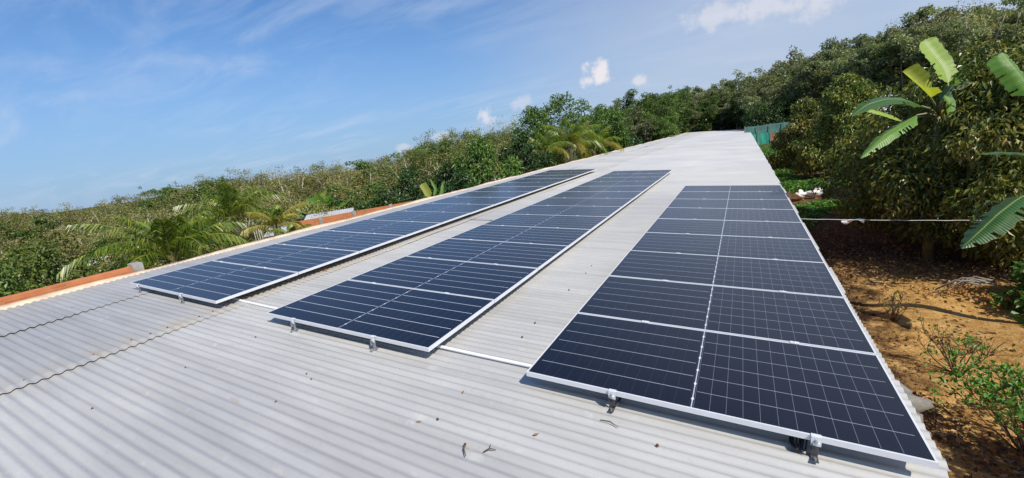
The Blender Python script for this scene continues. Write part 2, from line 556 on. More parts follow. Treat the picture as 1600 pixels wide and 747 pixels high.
def leaf_quads(rng, pos, axis, length, width, fold=0.25):
    """one bent rhombus per position; arrays in, V F out"""
    n = len(pos)
    axis = axis / (np.linalg.norm(axis, axis=1)[:, None] + 1e-9)
    ref = rng.normal(size=(n, 3)) * 0.6 + np.array([0, 0, 1.0])
    side = np.cross(axis, ref)
    side /= np.linalg.norm(side, axis=1)[:, None] + 1e-9
    nor = np.cross(side, axis)
    L = length * rng.uniform(0.7, 1.25, n)[:, None]
    W = width * rng.uniform(0.75, 1.2, n)[:, None]
    a = pos
    b = pos + axis * L * 0.45 + side * W * 0.5 + nor * W * fold
    c = pos + axis * L - nor * L * 0.12
    d = pos + axis * L * 0.45 - side * W * 0.5 + nor * W * fold
    V = np.stack([a, b, c, d], 1).reshape(-1, 3)
    F = np.arange(n * 4).reshape(-1, 4)
    return V, F


def clump_leaves(rng, clumps, n, length, width, droop=0.3, outward=0.8, shell=0.45):
    """clumps: rows of cx cy cz rx ry rz tone"""
    C = np.asarray(clumps, float)
    w = (C[:, 3] * C[:, 4] * C[:, 5]) ** 0.67
    idx = rng.choice(len(C), n, p=w / w.sum())
    d = rng.normal(size=(n, 3))
    d /= np.linalg.norm(d, axis=1)[:, None]
    r = rng.uniform(0, 1, n) ** shell
    pos = C[idx, :3] + d * r[:, None] * C[idx, 3:6]
    ax = d * outward + rng.normal(size=(n, 3)) * 0.6 + np.array([0, 0, -droop])
    V, F = leaf_quads(rng, pos, ax, length, width)
    rnd = np.clip(C[idx, 6] + rng.normal(size=n) * 0.2, 0, 1)
    return V, F, rnd


def ground_h(x, y):
    h = 0.0
    if x > 9:
        h += 0.07 * (x - 9)
    if x < -11:
        h -= 0.05 * min(-11 - x, 30)
    if y > 60 and x > -20:
        h += 0.02 * min(y - 60, 60)
    return h


# ------------------------------------------------------------------ the ground
def build_ground():
    rng = np.random.default_rng(5)
    def axis(lo, hi, step, far):
        a = list(np.arange(lo, hi + 1e-6, step))
        g, s = [], step
        v = hi
        while v < far:
            s *= 1.35
            v += s
            g.append(v)
        g2, s, v = [], step, lo
        while v > -far:
            s *= 1.35
            v -= s
            g2.append(v)
        return np.array(g2[::-1] + a + g)
    xs = axis(1.0, 8.0, 0.10, 2500)
    ys = axis(2.0, 15.0, 0.12, 2500)
    X, Y = np.meshgrid(xs, ys)
    Z = np.vectorize(lambda x, y: ground_h(x, y) if abs(x) < 300 and abs(y) < 300 else 6 * math.copysign(1, x) * 0.5)(X, Y)
    near = (np.abs(X - 4) < 8) & (Y > -2) & (Y < 26)
    bumps = np.zeros_like(Z)
    for k in range(60):
        f = rng.uniform(0.6, 5.0)
        a = rng.uniform(0, 2 * PI)
        bumps += np.sin((X * math.cos(a) + Y * math.sin(a)) * f + rng.uniform(0, 6.28)) * 0.016 / f ** 0.6
    Z = Z + np.where(near, bumps, 0)
    # spoil heap by the roots
    Z += 0.22 * np.exp(-(((X - 4.0) / 0.7) ** 2 + ((Y - 10.6) / 0.45) ** 2))
    Z += 0.10 * np.exp(-(((X - 3.2) / 0.5) ** 2 + ((Y - 10.2) / 0.35) ** 2))
    ny, nx = X.shape
    V = np.stack([X, Y, Z], -1).reshape(-1, 3)
    F = [(j * nx + i, j * nx + i + 1, (j + 1) * nx + i + 1, (j + 1) * nx + i) for j in range(ny - 1) for i in range(nx - 1)]
    o = part('ground', make_mesh('ground', V, F, 'bare_earth', smooth=True))
    o['kind'] = 'structure'


build_ground()

# ------------------------------------------------------------------ the long shed
SLOPE = math.radians(4)
ROOF = Matrix.Translation((0, 0, CAMZ)) @ Matrix.Rotation(SLOPE, 4, 'Y')    # roof frame: x downhill, y along the shed
ZR = -1.86                                                                 # sheet level in the roof frame
Y0, Y1 = -4.0, 87.3
XL, XR = -8.93, 1.05
PITCH, AMP = 0.080, 0.0072


def roof_sheet(xs, dz, parent, lip):
    per = 8
    ys = np.arange(Y0, Y1, PITCH / per)
    rng = np.random.default_rng(int(abs(xs[0]) * 100))
    ph = rng.uniform(0, 6.28, 6)
    V, nx = [], len(xs)
    X, Yg = np.meshgrid(xs, ys)
    D, _ = np.meshgrid(dz, ys)
    sag = 0.004 * np.sin(Yg * 0.9 + X * 0.7 + ph[0]) + 0.003 * np.sin(Yg * 2.3 - X * 1.1 + ph[1]) + 0.012 * np.sin(Yg * 0.21 + ph[2]) * np.clip((Yg - 22) / 10, 0, 1)
    Z = ZR + D + sag + AMP * np.cos(Yg * 2 * PI / PITCH)
    wav = np.zeros_like(X)
    wav[:, -1] = 0.012 * np.sin(np.floor(ys / 0.88) * 2.4)
    V = np.stack([X + wav, Yg, Z], -1)
    ny = len(ys)
    if lip:   # a thin turned-down edge so the sheet has a thickness
        e = V[:, -1:, :].copy()
        e[:, :, 2] -= 0.005
        V = np.concatenate([V, e], 1)
        nx += 1
    F = [(j * nx + i, j * nx + i + 1, (j + 1) * nx + i + 1, (j + 1) * nx + i) for j in range(ny - 1) for i in range(nx - 1)]
    return part('roof_sheet', make_mesh('roof_sheet', V.reshape(-1, 3), F, 'weathered_roof_sheet', smooth=False), parent)


shed = thing('shed', 'very long low shed with a pale grey corrugated roof carrying three rows of solar panels', 'shed', M=ROOF)
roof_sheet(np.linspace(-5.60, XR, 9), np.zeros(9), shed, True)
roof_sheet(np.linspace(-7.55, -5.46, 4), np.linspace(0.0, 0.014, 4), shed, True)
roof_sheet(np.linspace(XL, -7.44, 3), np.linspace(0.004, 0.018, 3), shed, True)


def shed_body():
    w = MB()
    w.box((XR - 0.35, Y0 + 0.3, -3.72), (XR - 0.23, Y1 - 0.2, ZR - 0.05))
    w.box((-9.02, Y0 + 0.3, -4.6), (-8.90, Y1 - 0.2, ZR - 0.045))
    w.box((-8.9, Y1 - 0.32, -4.5), (XR - 0.35, Y1 - 0.2, ZR - 0.05))
    w.box((-8.9, Y0 + 0.3, -4.5), (XR - 0.35, Y0 + 0.42, ZR - 0.05))
    part('wall', w.mesh('wall', 'orange_brick'), shed)
    # lumpy cream mortar strip that beds the sheets on the uphill wall
    rng = np.random.default_rng(3)
    ys = np.concatenate([np.arange(Y0, 30, 0.12), np.arange(30, Y1, 0.6)])
    V, F = [], []
    for y in ys:
        a, b, c = rng.normal(size=3) * 0.006
        bump = 0.012 * math.sin(y * 1.3) + 0.008 * math.sin(y * 3.1)
        V += [(-8.895, y, ZR - 0.05), (-8.90, y, ZR - 0.014 + a), (-8.99 + b, y, ZR + 0.022 + bump + c), (-9.10 + b, y, ZR + 0.028 + bump), (-9.12, y, ZR - 0.06)]
    for i in range(len(ys) - 1):
        for j in range(4):
            F.append((i * 5 + j, i * 5 + j + 1, (i + 1) * 5 + j + 1, (i + 1) * 5 + j))
    part('mortar_strip', make_mesh('mortar_strip', V, F, 'cream_mortar', smooth=True), shed)
    # roofing screws with a rust halo, in rows over the purlins
    sc = MB()
    sc.tube([(0, 0, -0.002), (0, 0, 0.002)], 0.010, 8)
    sc.tube([(0, 0, 0.003), (0, 0, 0.011)], 0.0065, 6)
    me = sc.mesh('screw', 'rust', smooth=False)
    rng = np.random.default_rng(11)
    k = 0
    for xx in (-5.60, -4.35, -3.05, -1.75, -0.35, 0.75):
        for yi in range(0, 16):
            y = (8 + yi * 4 + (0 if xx != -5.60 else 0)) * PITCH
            if xx == -5.60:
                y = (9 + yi * 2) * PITCH
            if rng.uniform() < 0.35 or k >= 80:
                continue
            if y > 2.5 and (-4.6 < xx < -2.2 or xx > -1.35):
                continue
            k += 1
            part('screw', me, shed, (xx + rng.normal() * 0.015, y, ZR + AMP + (0.013 if xx == -5.60 else 0.002)))


shed_body()

# ------------------------------------------------------------------ solar panels
PW, PD, PP = 2.278, 1.128, 1.14
ZT = -1.723
ROWS = [('right row', -1.3285, 2.4946, 9, 'the downhill row nearest the earth yard'),
        ('middle row', -4.5506, 2.5151, 13, ''),
        ('left row', -7.8654, 2.5257, 14, '')]
ORD = 'first second third fourth fifth sixth seventh eighth ninth tenth eleventh twelfth thirteenth fourteenth'.split()
NUM = {9: 'nine', 13: 'thirteen', 14: 'fourteen'}


def frame_mesh():
    m = MB()
    hx, hy, t, h = PW / 2, PD / 2, 0.011, 0.035
    for s in (-1, 1):
        m.box((min(s * hx, s * (hx - t)), -hy, -h), (max(s * hx, s * (hx - t)), hy, 0))
        m.box((-hx + t, min(s * hy, s * (hy - t)), -h), (hx - t, max(s * hy, s * (hy - t)), 0))
        # inner return flange underneath
        m.box((min(s * (hx - t), s * (hx - 0.03)), -hy + t, -h), (max(s * (hx - t), s * (hx - 0.03)), hy - t, -h + 0.002))
    return m.mesh('frame', 'anodised_aluminium')


FRAME = frame_mesh()
cm = MB().box((-PW / 2 + 0.0112, -PD / 2 + 0.0112, -0.009), (PW / 2 - 0.0112, PD / 2 - 0.0112, -0.0022))
CELLS = make_mesh('cells', np.concatenate(cm.V), cm.F, ['solar_cells_under_glass', 'backsheet_white'], mi=[1, 0, 0, 0, 0, 0])
CELLS2 = CELLS.copy()
CELLS2.materials[0] = MATS['solar_cells_grazing_view']
JB = MB().box((-0.06, 0.30, -0.028), (0.06, 0.36, -0.0095)).mesh('junction_box', 'black_plastic')

proto = None
prng = random.Random(4)
for row, x0, y0, n, _ in ROWS:
    for k in range(n):
        c = Matrix.Translation((x0 + PW / 2, y0 + PP * k + PD / 2, ZT + prng.uniform(-0.0015, 0.0015)))
        c = ROOF @ c @ Matrix.Rotation(prng.uniform(-0.0016, 0.0016), 4, 'X') @ Matrix.Rotation(prng.uniform(-0.0012, 0.0012), 4, 'Y')
        if k == 0:
            lab = {'right row': 'nearest panel of the right row, its dark cell grid filling the lower right',
                   'middle row': 'nearest panel of the middle row, held by two bright metal feet',
                   'left row': 'nearest panel of the left row, beside the orange brick parapet'}[row]
        elif k == n - 1:
            lab = 'farthest blue-black solar panel of the %s, facing the empty far roof' % row
        else:
            lab = '%s solar panel from the front in the %s of %s' % (ORD[k], row, NUM[n])
        t = thing('solar_panel', lab, 'solar panel', 'solar panels in the ' + row + ' on the roof', M=c)
        part('frame', FRAME, t)
        part('cells', CELLS if row == 'right row' else CELLS2, t)
        part('junction_box', JB, t)


def bracket_meshes():
    f = MB()
    h = -0.035 + (ZT - ZR) - AMP      # clear height under the frame
    f.box((-0.017, -0.055, 0), (0.017, 0.035, 0.004))
    f.box((-0.017, -0.004, 0.004), (0.017, 0.0, h))
    f.box((-0.017, -0.004, h), (0.017, 0.05, h + 0.003))
    f.box((-0.017, -0.030, h * 0.45), (-0.018, -0.004, h * 0.98))
    foot = f.mesh('foot', 'galvanised_steel')
    c = MB()
    c.box((-0.024, -0.018, h - 0.016), (0.024, -0.0145, h + 0.037))
    c.box((-0.024, -0.018, h + 0.037), (0.024, 0.011, h + 0.0405))
    c.box((-0.016, -0.030, h + 0.006), (0.016, -0.018, h + 0.009))
    clamp = c.mesh('clamp', 'anodised_aluminium')
    b = MB().tube([(0, -0.034, h + 0.018), (0, -0.018, h + 0.018)], 0.008, 6)
    b.tube([(0.0, -0.038, 0.004), (0.0, -0.038, 0.016)], 0.007, 6)
    bolt = b.mesh('bolt', 'galvanised_steel')
    return foot, clamp, bolt, h


FOOT, CLAMP, BOLT, FH = bracket_meshes()
DARKFOOT = FOOT.copy()
DARKFOOT.materials[0] = MATS['shaded_steel']
mc = MB().box((-0.03, -0.018, -0.003), (0.03, 0.018, 0.004)).tube([(0, 0, 0.004), (0, 0, 0.010)], 0.007, 6)
MIDCLAMP = mc.mesh('mid_clamp', 'anodised_aluminium')
for row, x0, y0, n, _ in ROWS:
    xs_ = {'right row': (-0.68, 0.45), 'middle row': (-4.08, -2.92), 'left row': (-7.60, -6.40)}[row]
    for i, xx in enumerate(xs_):
        side = ('uphill', 'downhill')[i]
        gb = thing('mounting_bracket', '%s metal foot bracket under the front edge of the %s' % (side, row),
                   'bracket', 'mounting brackets along the front panel edges', M=ROOF @ Matrix.Translation((xx, y0 - 0.0, ZR + AMP)))
        part('foot', DARKFOOT if row == 'right row' else FOOT, gb)
        part('clamp', CLAMP, gb)
        part('bolt', BOLT, gb)
    for k in range(1, n):
        for i, xx in enumerate(xs_):
            mcl = thing('panel_clamp', 'small metal clamp on the seam behind the %s panel of the %s, %s side' % (ORD[k - 1], row, ('uphill', 'downhill')[i]),
                        'clamp', 'clamps along the panel seams', M=ROOF @ Matrix.Translation((xx, y0 + PP * k - (PP - PD) / 2, ZT + 0.0005)))
            part('clamp_plate', MIDCLAMP, mcl)
            r = MB().box((-0.02, -0.3, -0.065), (0.02, 0.3, -0.037)).box((-0.02, -0.02, ZR + AMP - ZT), (0.02, 0.02, -0.065))
            part('support_rail', r.mesh('support_rail', 'galvanised_steel'), mcl)

# black leads bundled beside the two feet of the right row
for xx, lab in ((-0.645, 'short black lead tied behind the uphill foot of the right row'), (0.405, 'bundle of black leads hanging by the downhill foot of the right row')):
    m = MB()
    rr = random.Random(int(xx * 100))
    for q in range(5 if xx > 0 else 3):
        ox = xx + rr.uniform(-0.02, 0.02)
        pts = [(ox + rr.uniform(-.01, .01), 2.50 + 0.02 * j + rr.uniform(-.008, .008), ZT - 0.04 - 0.022 * (4 - abs(j - 2.0)) * 1.0) for j in range(5)]
        pts = [(ox, 2.62, ZT - 0.045), (ox, 2.56, ZT - 0.08), (ox - 0.01, 2.50, ZR + 0.03), (ox - 0.03, 2.49, ZR + 0.016), (ox - 0.05, 2.55, ZR + 0.03), (ox - 0.04, 2.63, ZT - 0.06)]
        m.tube(pts, 0.005, 5)
    thing('cable_bundle', lab, 'cable', 'black leads under the right row', M=ROOF, me=m.mesh('cable_bundle', 'black_plastic', True))

pv = MB()
pts = [(-7.5 + i * 0.5, 2.88 - i * 0.0115 + 0.012 * math.sin(i * 1.1), ZR + AMP + 0.015) for i in range(17)]
pv.tube(pts, 0.0155, 8)
thing('conduit', 'white plastic conduit lying across the roof under the three panel rows', 'conduit', M=ROOF, me=pv.mesh('conduit', 'white_pvc', True))
cb = MB()
cb.tube([(-6.0, 8.3, ZR + 0.016), (-5.74, 8.15, ZR + 0.015), (-5.4, 8.02, ZR + 0.016), (-5.0, 8.03, ZR + 0.015), (-4.4, 8.2, ZR + 0.016)], 0.008, 5)
thing('cable', 'thin grey cable crossing the roof between the left and middle rows', 'cable', M=ROOF, me=cb.mesh('cable', 'grey_cable', True))

# ------------------------------------------------------------------ brick walls on the uphill side
bw = thing('brick_wall', 'low orange brick parapet along the near left roof edge, ending at a grey concrete stub', 'wall', M=ROOF)
part('brickwork', MB().box((-9.30, Y0, -4.7), (-9.125, 3.02, ZR + 0.10)).mesh('brickwork', 'orange_brick'), bw)
part('concrete_post', MB().box((-9.30, 3.022, -4.7), (-9.12, 3.17, ZR + 0.15)).mesh('concrete_post', 'grey_concrete'), bw)

A, B = at(448, 352, 15.8), at(772, 300, 17.9)
wv = (B - A)
wlen = wv.xy.length
ang = math.atan2(wv.y, wv.x)
w2 = thing('brick_wall', 'weathered orange brick boundary wall with grey pillars running out from the left roof edge', 'wall', M=Matrix.Translation((A.x, A.y, 0)) @ Matrix.Rotation(ang, 4, 'Z'))
m = MB().box((0, 0, -1.2), (wlen, 0.11, A.z + 0.06))
for q in (5, 6):
    m.V[0][q][2] += 0.16
part('brickwork', m.mesh('brickwork', 'orange_brick'), w2)
for px in (496, 545, 601, 668):
    f = (px - 448) / 324
    part('pillar', MB().box((f * wlen - 0.06, -0.03, -1.2), (f * wlen + 0.06, 0.14, A.z + 0.09 + 0.16 * f)).mesh('pillar', 'grey_concrete'), w2)


def hut(name, label, x, y, d, w, dep, rz, drop, zbase):
    p = at(x, y, d)
    t = thing(name, label, 'hut', loc=(p.x, p.y, zbase), rz=rz)
    h = p.z - zbase
    r = MB()
    n = 24
    V, F = [], []
    for i in range(n * 4 + 1):
        xx = -w / 2 + w * i / (n * 4)
        z = 0.008 * math.cos(i * PI / 2)
        V += [(xx, -dep / 2, h - drop + z), (xx, dep / 2, h + z)]
    for i in range(n * 4):
        F.append((2 * i, 2 * i + 2, 2 * i + 3, 2 * i + 1))
    part('roof', make_mesh('roof', V, F, 'tin_roof'), t)
    for sx in (-1, 1):
        for sy in (-1, 1):
            zt = h - (drop if sy < 0 else 0) - 0.03
            part('post', MB().tube([(sx * w * 0.45, sy * dep * 0.45, -0.5), (sx * w * 0.45, sy * dep * 0.45, zt)], 0.05, 6).mesh('post', 'grey_timber'), t)
    part('wall', MB().box((-w * 0.45, dep * 0.40, -0.5), (w * 0.45, dep * 0.44, h - drop * 0.2 - 0.08)).mesh('wall', 'grey_timber'), t)
    return t


hut('hut', 'small lean-to with a pale tin roof just behind the boundary wall', 512, 334, 18.0, 2.0, 2.2, ang, 0.35, -0.5)
hut('hut', 'little white-roofed shelter at the open end of the boundary wall', 440, 353, 16.6, 1.1, 1.3, ang, 0.25, -0.5)
hut('hut', 'half-hidden grey tin-roofed shelter deep in the scrub at far left', 128, 407, 17.0, 1.7, 0.8, 0.35, 0.2, -1.0)
hut('hut', 'pale blue-grey roofed shelter behind the banana plant and durian trees', 1400, 157, 24.0, 3.4, 2.4, 0.5, 0.7, 0.3)

# ------------------------------------------------------------------ green net fence at the far right
fa, fb = at(1163, 199, 56), at(1262, 184, 54)
fv = fb - fa
fang = math.atan2(fv.y, fv.x)
fl = fv.xy.length
fz = fa.z
fence = thing('net_fence', 'green shade-net fence patched with bright tarp and rusty orange sheet beyond the far eave', 'fence', M=Matrix.Translation((fa.x, fa.y, 0)) @ Matrix.Rotation(fang, 4, 'Z'))


def net(x0, x1, z0, z1, y, mat, name):
    V, F = [], []
    n = 14
    for i in range(n + 1):
        xx = x0 + (x1 - x0) * i / n
        for j in range(4):
            V.append((xx, y + 0.05 * math.sin(i * 1.7 + j) , z0 + (z1 - z0) * j / 3 - (0.04 * math.sin(i * 0.45) ** 2 if j == 3 else 0)))
    for i in range(n):
        for j in range(3):
            F.append((i * 4 + j, (i + 1) * 4 + j, (i + 1) * 4 + j + 1, i * 4 + j + 1))
    part(name, make_mesh(name, V, F, mat, smooth=True), fence)


net(0, fl, fz - 1.35, fz, 0, 'teal_net', 'shade_net')
net(0.0, fl * 0.41, -0.2, fz - 1.0, -0.12, 'bright_green_tarp', 'tarp')
net(fl * 0.42, fl, 0.5, fz - 1.2, -0.12, 'orange_brick', 'rusty_sheet')
for q in (0.0, 0.21, 0.41, 0.62, 0.82, 1.0):
    part('post', MB().tube([(q * fl, -0.22, -0.3), (q * fl, -0.22, fz + 0.12)], 0.05, 6).mesh('post', 'grey_timber'), fence)

# ------------------------------------------------------------------ trees
def rubber_variant(seed, H=10.0, crown_from=0.42, nl=2600, ll=0.30, lw=0.16, spread=1.7, tone=0.45, fuzz=0.25):
    rng = np.random.default_rng(seed)
    tr = MB()
    fork = H * crown_from
    lean = rng.normal(size=2) * 0.25
    base = [(0, 0, -0.6), (lean[0] * .2, lean[1] * .2, fork * 0.5), (lean[0], lean[1], fork)]
    tr.tube(base, [0.13, 0.105, 0.085], 6)
    clumps = []
    nl_ = rng.integers(3, 6)
    for i in range(nl_):
        a = 2 * PI * i / nl_ + rng.uniform(-0.5, 0.5)
        rr = spread * rng.uniform(0.45, 1.0)
        top = H * rng.uniform(0.78, 0.985)
        P0 = np.array([lean[0], lean[1], fork * rng.uniform(0.82, 1.0)])
        P2 = np.array([math.cos(a) * rr, math.sin(a) * rr, top])
        P1 = P0 * 0.5 + P2 * 0.5 + np.array([math.cos(a) * 0.25, math.sin(a) * 0.25, rng.uniform(-0.3, 0.2)])
        tr.tube([P0, P1, P2], [0.06, 0.04, 0.015], 5)
        for k in range(rng.integers(6, 10)):
            f = rng.uniform(0.08, 1.0)
            C = P0 * (1 - f) ** 2 + 2 * P1 * f * (1 - f) + P2 * f ** 2
            b = rng.uniform(0, 2 * PI)
            e = C + np.array([math.cos(b) * rng.uniform(0.3, 0.9), math.sin(b) * rng.uniform(0.3, 0.9), rng.uniform(0.1, 0.7)])
            tr.tube([C, (C + e) / 2 + np.array([0, 0, 0.08]), e], [0.025, 0.018, 0.008], 4)
            for q in range(3):
                s = rng.uniform(0.25, 0.7)
                e2 = e + rng.normal(size=3) * np.array([0.45, 0.45, 0.4])
                clumps.append((*e2, s, s, s * 0.7, tone + rng.normal() * 0.2))
            if rng.uniform() < 0.35:
                w0 = e + np.array([rng.normal() * 0.3, rng.normal() * 0.3, rng.uniform(0.3, 0.8)])
                tr.tube([e, w0], [0.012, 0.006], 4)
                clumps.append((*w0, 0.2, 0.2, 0.14, tone + 0.1))
        clumps.append((*P2, 0.42, 0.42, 0.38, tone + rng.normal() * 0.15))
    V, F, r = clump_leaves(rng, clumps, nl, ll, lw, 0.45, 0.5, 0.36)
    return tr, V, F, r


def crown_mesh(V, F, r, mat):
    return make_mesh('crown', V, F, mat, r)


TREES = {}


def variants(key, n, leafmat, bark, seed0, **kw):
    out = []
    for i in range(n):
        tr, V, F, r = rubber_variant(seed0 + i, **kw)
        out.append((tr.mesh('trunk', bark, True), crown_mesh(V, F, r, leafmat), kw.get('H', 10.0)))
    TREES[key] = out


variants('rubber', 6, 'rubber_leaf', 'bark_pale', 100, H=10.0, crown_from=0.30, nl=5200, ll=0.30, lw=0.15, spread=2.2)
variants('scrub', 6, 'scrub_leaf', 'bark_pale', 200, H=6.5, crown_from=0.35, nl=4800, ll=0.16, lw=0.08, spread=1.9, tone=0.5)
variants('bare', 3, 'scrub_leaf', 'bark_pale', 260, H=7.0, crown_from=0.4, nl=1300, ll=0.16, lw=0.08, spread=2.0, tone=0.7)
variants('midgreen', 4, 'broad_leaf', 'bark_dark', 300, H=9.0, crown_from=0.14, nl=7000, ll=0.26, lw=0.14, spread=2.3, tone=0.45)
trng = random.Random(77)


def plant_tree(key, x, y, ztop, label, cat='tree', group=None, name='rubber_tree', widen=1.0):
    tm, cmesh, H = trng.choice(TREES[key])
    g = ground_h(x, y)
    s = max(0.35, (ztop - g) / H)
    t = thing(name, label, cat, group)
    t.location = (x, y, g)
    t.rotation_euler = (trng.uniform(-0.04, 0.04), trng.uniform(-0.04, 0.04), trng.uniform(0, 2 * PI))
    w = s ** 0.5 * widen * trng.uniform(0.9, 1.15)
    t.scale = (w, w, s)
    part('trunk', tm, t)
    part('crown', cmesh, t)
    return t


def interp(pts, x):
    return float(np.interp(x, [p[0] for p in pts], [p[1] for p in pts]))


LEFT_LINE = [(-80, 338), (0, 332), (35, 326), (95, 331), (134, 323), (177, 309), (230, 305), (305, 284), (360, 279), (420, 272), (475, 262), (550, 259), (600, 243), (655, 226), (700, 206), (750, 197), (800, 198), (830, 205)]
RIGHT_LINE = [(880, 190), (930, 172), (960, 165), (1000, 150), (1040, 138), (1080, 142), (1120, 131), (1170, 122), (1200, 100), (1240, 92), (1290, 76), (1330, 52), (1400, 38), (1450, 24), (1500, 8), (1600, -12), (1700, -30)]

# scrubby rubber trees beyond the uphill wall
for d, off, step in ((20, 52, 2.3), (25, 34, 2.3), (31, 20, 2.4), (39, 8, 2.4), (50, -1, 2.2), (64, 0, 2.2)):
    px = -60.0 + trng.uniform(0, 30)
    while px < 800:
        py = interp(LEFT_LINE, px) + off + trng.uniform(-5, 12)
        p = at(px, py, d * trng.uniform(0.94, 1.06))
        if not (d < 26 and px > 640):
            q_ = trng.random()
            key = 'scrub' if q_ < 0.68 else ('bare' if q_ < 0.90 else 'midgreen')
            plant_tree(key, p.x, p.y, p.z, 'olive-grey scrubby tree in the thicket beyond the left roof edge', group='scrubby trees in the left thicket', name='scrub_tree', widen=1.1)
        px += step / d * F_PX * trng.uniform(0.75, 1.2)

# plantation behind the far end and on the right-hand hillside
for row in range(4):
    px = 905.0 + trng.uniform(0, 30)
    while px < 1690:
        d0 = interp([(900, 52), (1040, 60), (1065, 88), (1165, 88), (1180, 66), (1260, 64), (1350, 52), (1500, 46), (1700, 42)], px)
        d = d0 + row * 4.5 + trng.uniform(-1, 1)
        py = interp(RIGHT_LINE, px) + (3 - row) * 9 + trng.uniform(-6, 9)
        p = at(px, py, d)
        key = 'midgreen' if (px < 1180 and trng.random() < 0.45) else 'rubber'
        if px > 1430 and row < 3 and trng.random() < 0.4:
            key = 'bare'
        lab = ('leafy green tree in the belt behind the far end of the roof' if px < 1180 else 'tall dark rubber tree with a pale trunk on the right-hand hillside')
        grp = 'trees behind the far roof end' if px < 1180 else 'rubber trees on the hillside'
        plant_tree(key, p.x, p.y, p.z, lab, group=grp, name='rubber_tree', widen=1.15)
        px += 2.9 / d * F_PX * trng.uniform(0.75, 1.2)


def bushy(name, label, cat, x, y, r, h, mat, n, ll, lw, seed, tone=0.45, bark='bark_dark', z0=0.25, droop=0.3, cone=0.0, group=None, nclump=26, stretch=(1, 1), zg=None, outward=0.8):
    """a dense tree or bush with its own trunk, limbs and clumped crown; base at x, y"""
    rng = np.random.default_rng(seed)
    g = ground_h(x, y) if zg is None else zg
    t = thing(name, label, cat, group, loc=(x, y, g))
    tr = MB()
    tr.tube([(0, 0, -0.4), (0.03, 0.02, h * 0.35), (0, 0, h * 0.8)], [0.035 * h ** 0.8, 0.026 * h ** 0.8, 0.01], 7)
    cl = []
    for i in range(nclump):
        f = (i + 0.5) / nclump
        z = h * (z0 + (1 - z0) * f)
        prof = math.sin(PI * min(1, 0.18 + 0.82 * f)) ** 0.7 if not cone else (1 - f) ** cone * 0.98 + 0.05
        a = i * 2.399 + rng.uniform(-0.4, 0.4)
        rr = r * prof * rng.uniform(0.45, 0.95)
        c = np.array([math.cos(a) * rr * stretch[0], math.sin(a) * rr * stretch[1], z])
        tr.tube([(0, 0, max(0.1, z - rr * 0.5)), c * 0.6 + np.array([0, 0, (z - rr * 0.2) * 0.4]), c], [0.022, 0.014, 0.005], 4)
        s = r * rng.uniform(0.24, 0.42) * (0.55 + 0.45 * prof)
        cl.append((*c, s, s, s * 0.85, tone + rng.normal() * 0.14))
        e = c * np.array([1.3, 1.3, 1]) + rng.normal(size=3) * 0.1 * r
        cl.append((*e, s * 0.5, s * 0.5, s * 0.45, tone + rng.normal() * 0.14))
    cl.append((0, 0, h * 0.97, r * 0.15, r * 0.15, h * 0.05, tone))
    V, F, rd = clump_leaves(rng, cl, n, ll, lw, droop, outward, 0.42)
    part('trunk', tr.mesh('trunk', bark, True), t)
    part('crown', crown_mesh(V, F, rd, mat), t)
    return t


def bushy_px(name, label, cat, px, py_top, d, r, mat, n, ll, lw, seed, **kw):
    p = at(px, py_top, d)
    g = ground_h(p.x, p.y)
    return bushy(name, label, cat, p.x, p.y, r, p.z - g, mat, n, ll, lw, seed, **kw)


# left-hand broadleaf trees and bushes
bushy_px('broadleaf_tree', 'bright green broadleaf tree at the bend of the left roof edge', 'tree', 748, 222, 22, 1.9, 'broad_leaf', 7000, 0.22, 0.10, 401, z0=0.05, droop=0.5)
bushy_px('broadleaf_tree', 'dark dense broadleaf tree just left of the coconut palms', 'tree', 815, 210, 25, 1.6, 'dark_leaf', 6500, 0.22, 0.10, 402, z0=0.05, droop=0.5)
bushy_px('broadleaf_tree', 'tall rounded green tree rising above the coconut palms', 'tree', 872, 152, 36, 3.4, 'broad_leaf', 9000, 0.24, 0.12, 403, z0=0.10, stretch=(1.2, 1.0))
bushy_px('broadleaf_tree', 'lower green tree left of the tall rounded one, behind the coconut palms', 'tree', 832, 172, 35, 2.6, 'broad_leaf', 7000, 0.24, 0.12, 417, z0=0.08)
bushy_px('broadleaf_tree', 'medium green tree standing right behind the coconut palms', 'tree', 940, 172, 42, 2.4, 'broad_leaf', 6000, 0.28, 0.15, 404, z0=0.25)
bushy_px('broadleaf_tree', 'small olive tree between the bamboo and the boundary wall', 'tree', 640, 268, 24, 1.7, 'dark_leaf', 5000, 0.2, 0.1, 405, z0=0.05)
bushy_px('broadleaf_tree', 'dark leafy tree above the far stretch of the boundary wall', 'tree', 700, 258, 23, 1.5, 'dark_leaf', 5000, 0.2, 0.1, 415, z0=0.05)
bushy_px('broadleaf_tree', 'olive bushy tree behind the banana clump', 'tree', 560, 280, 26, 1.7, 'scrub_leaf', 5000, 0.2, 0.1, 416, z0=0.05)
bushy_px('bush', 'glossy bright green bush at the left edge of the picture', 'bush', 35, 388, 11.0, 1.5, 'bamboo_leaf', 11000, 0.11, 0.065, 406, z0=0.0, tone=0.6)
bushy_px('bush', 'yellow-green bush pressed against the orange parapet', 'bush', 130, 418, 10.6, 1.1, 'bamboo_leaf', 4500, 0.11, 0.06, 407, z0=0.0, tone=0.5)
bushy_px('bush', 'low leafy bush below the parapet in the near left corner', 'bush', -40, 430, 9.5, 1.4, 'broad_leaf', 8000, 0.11, 0.06, 408, z0=0.0, tone=0.6)
bushy_px('bush', 'dull green bush between the near palm and the scrub shelter', 'bush', 190, 395, 13.5, 1.2, 'scrub_leaf', 4000, 0.13, 0.07, 409, z0=0.0)
bushy_px('bush', 'olive bush between the two nearer coconut palms', 'bush', 330, 378, 15.2, 1.0, 'scrub_leaf', 3500, 0.13, 0.07, 420, z0=0.0)
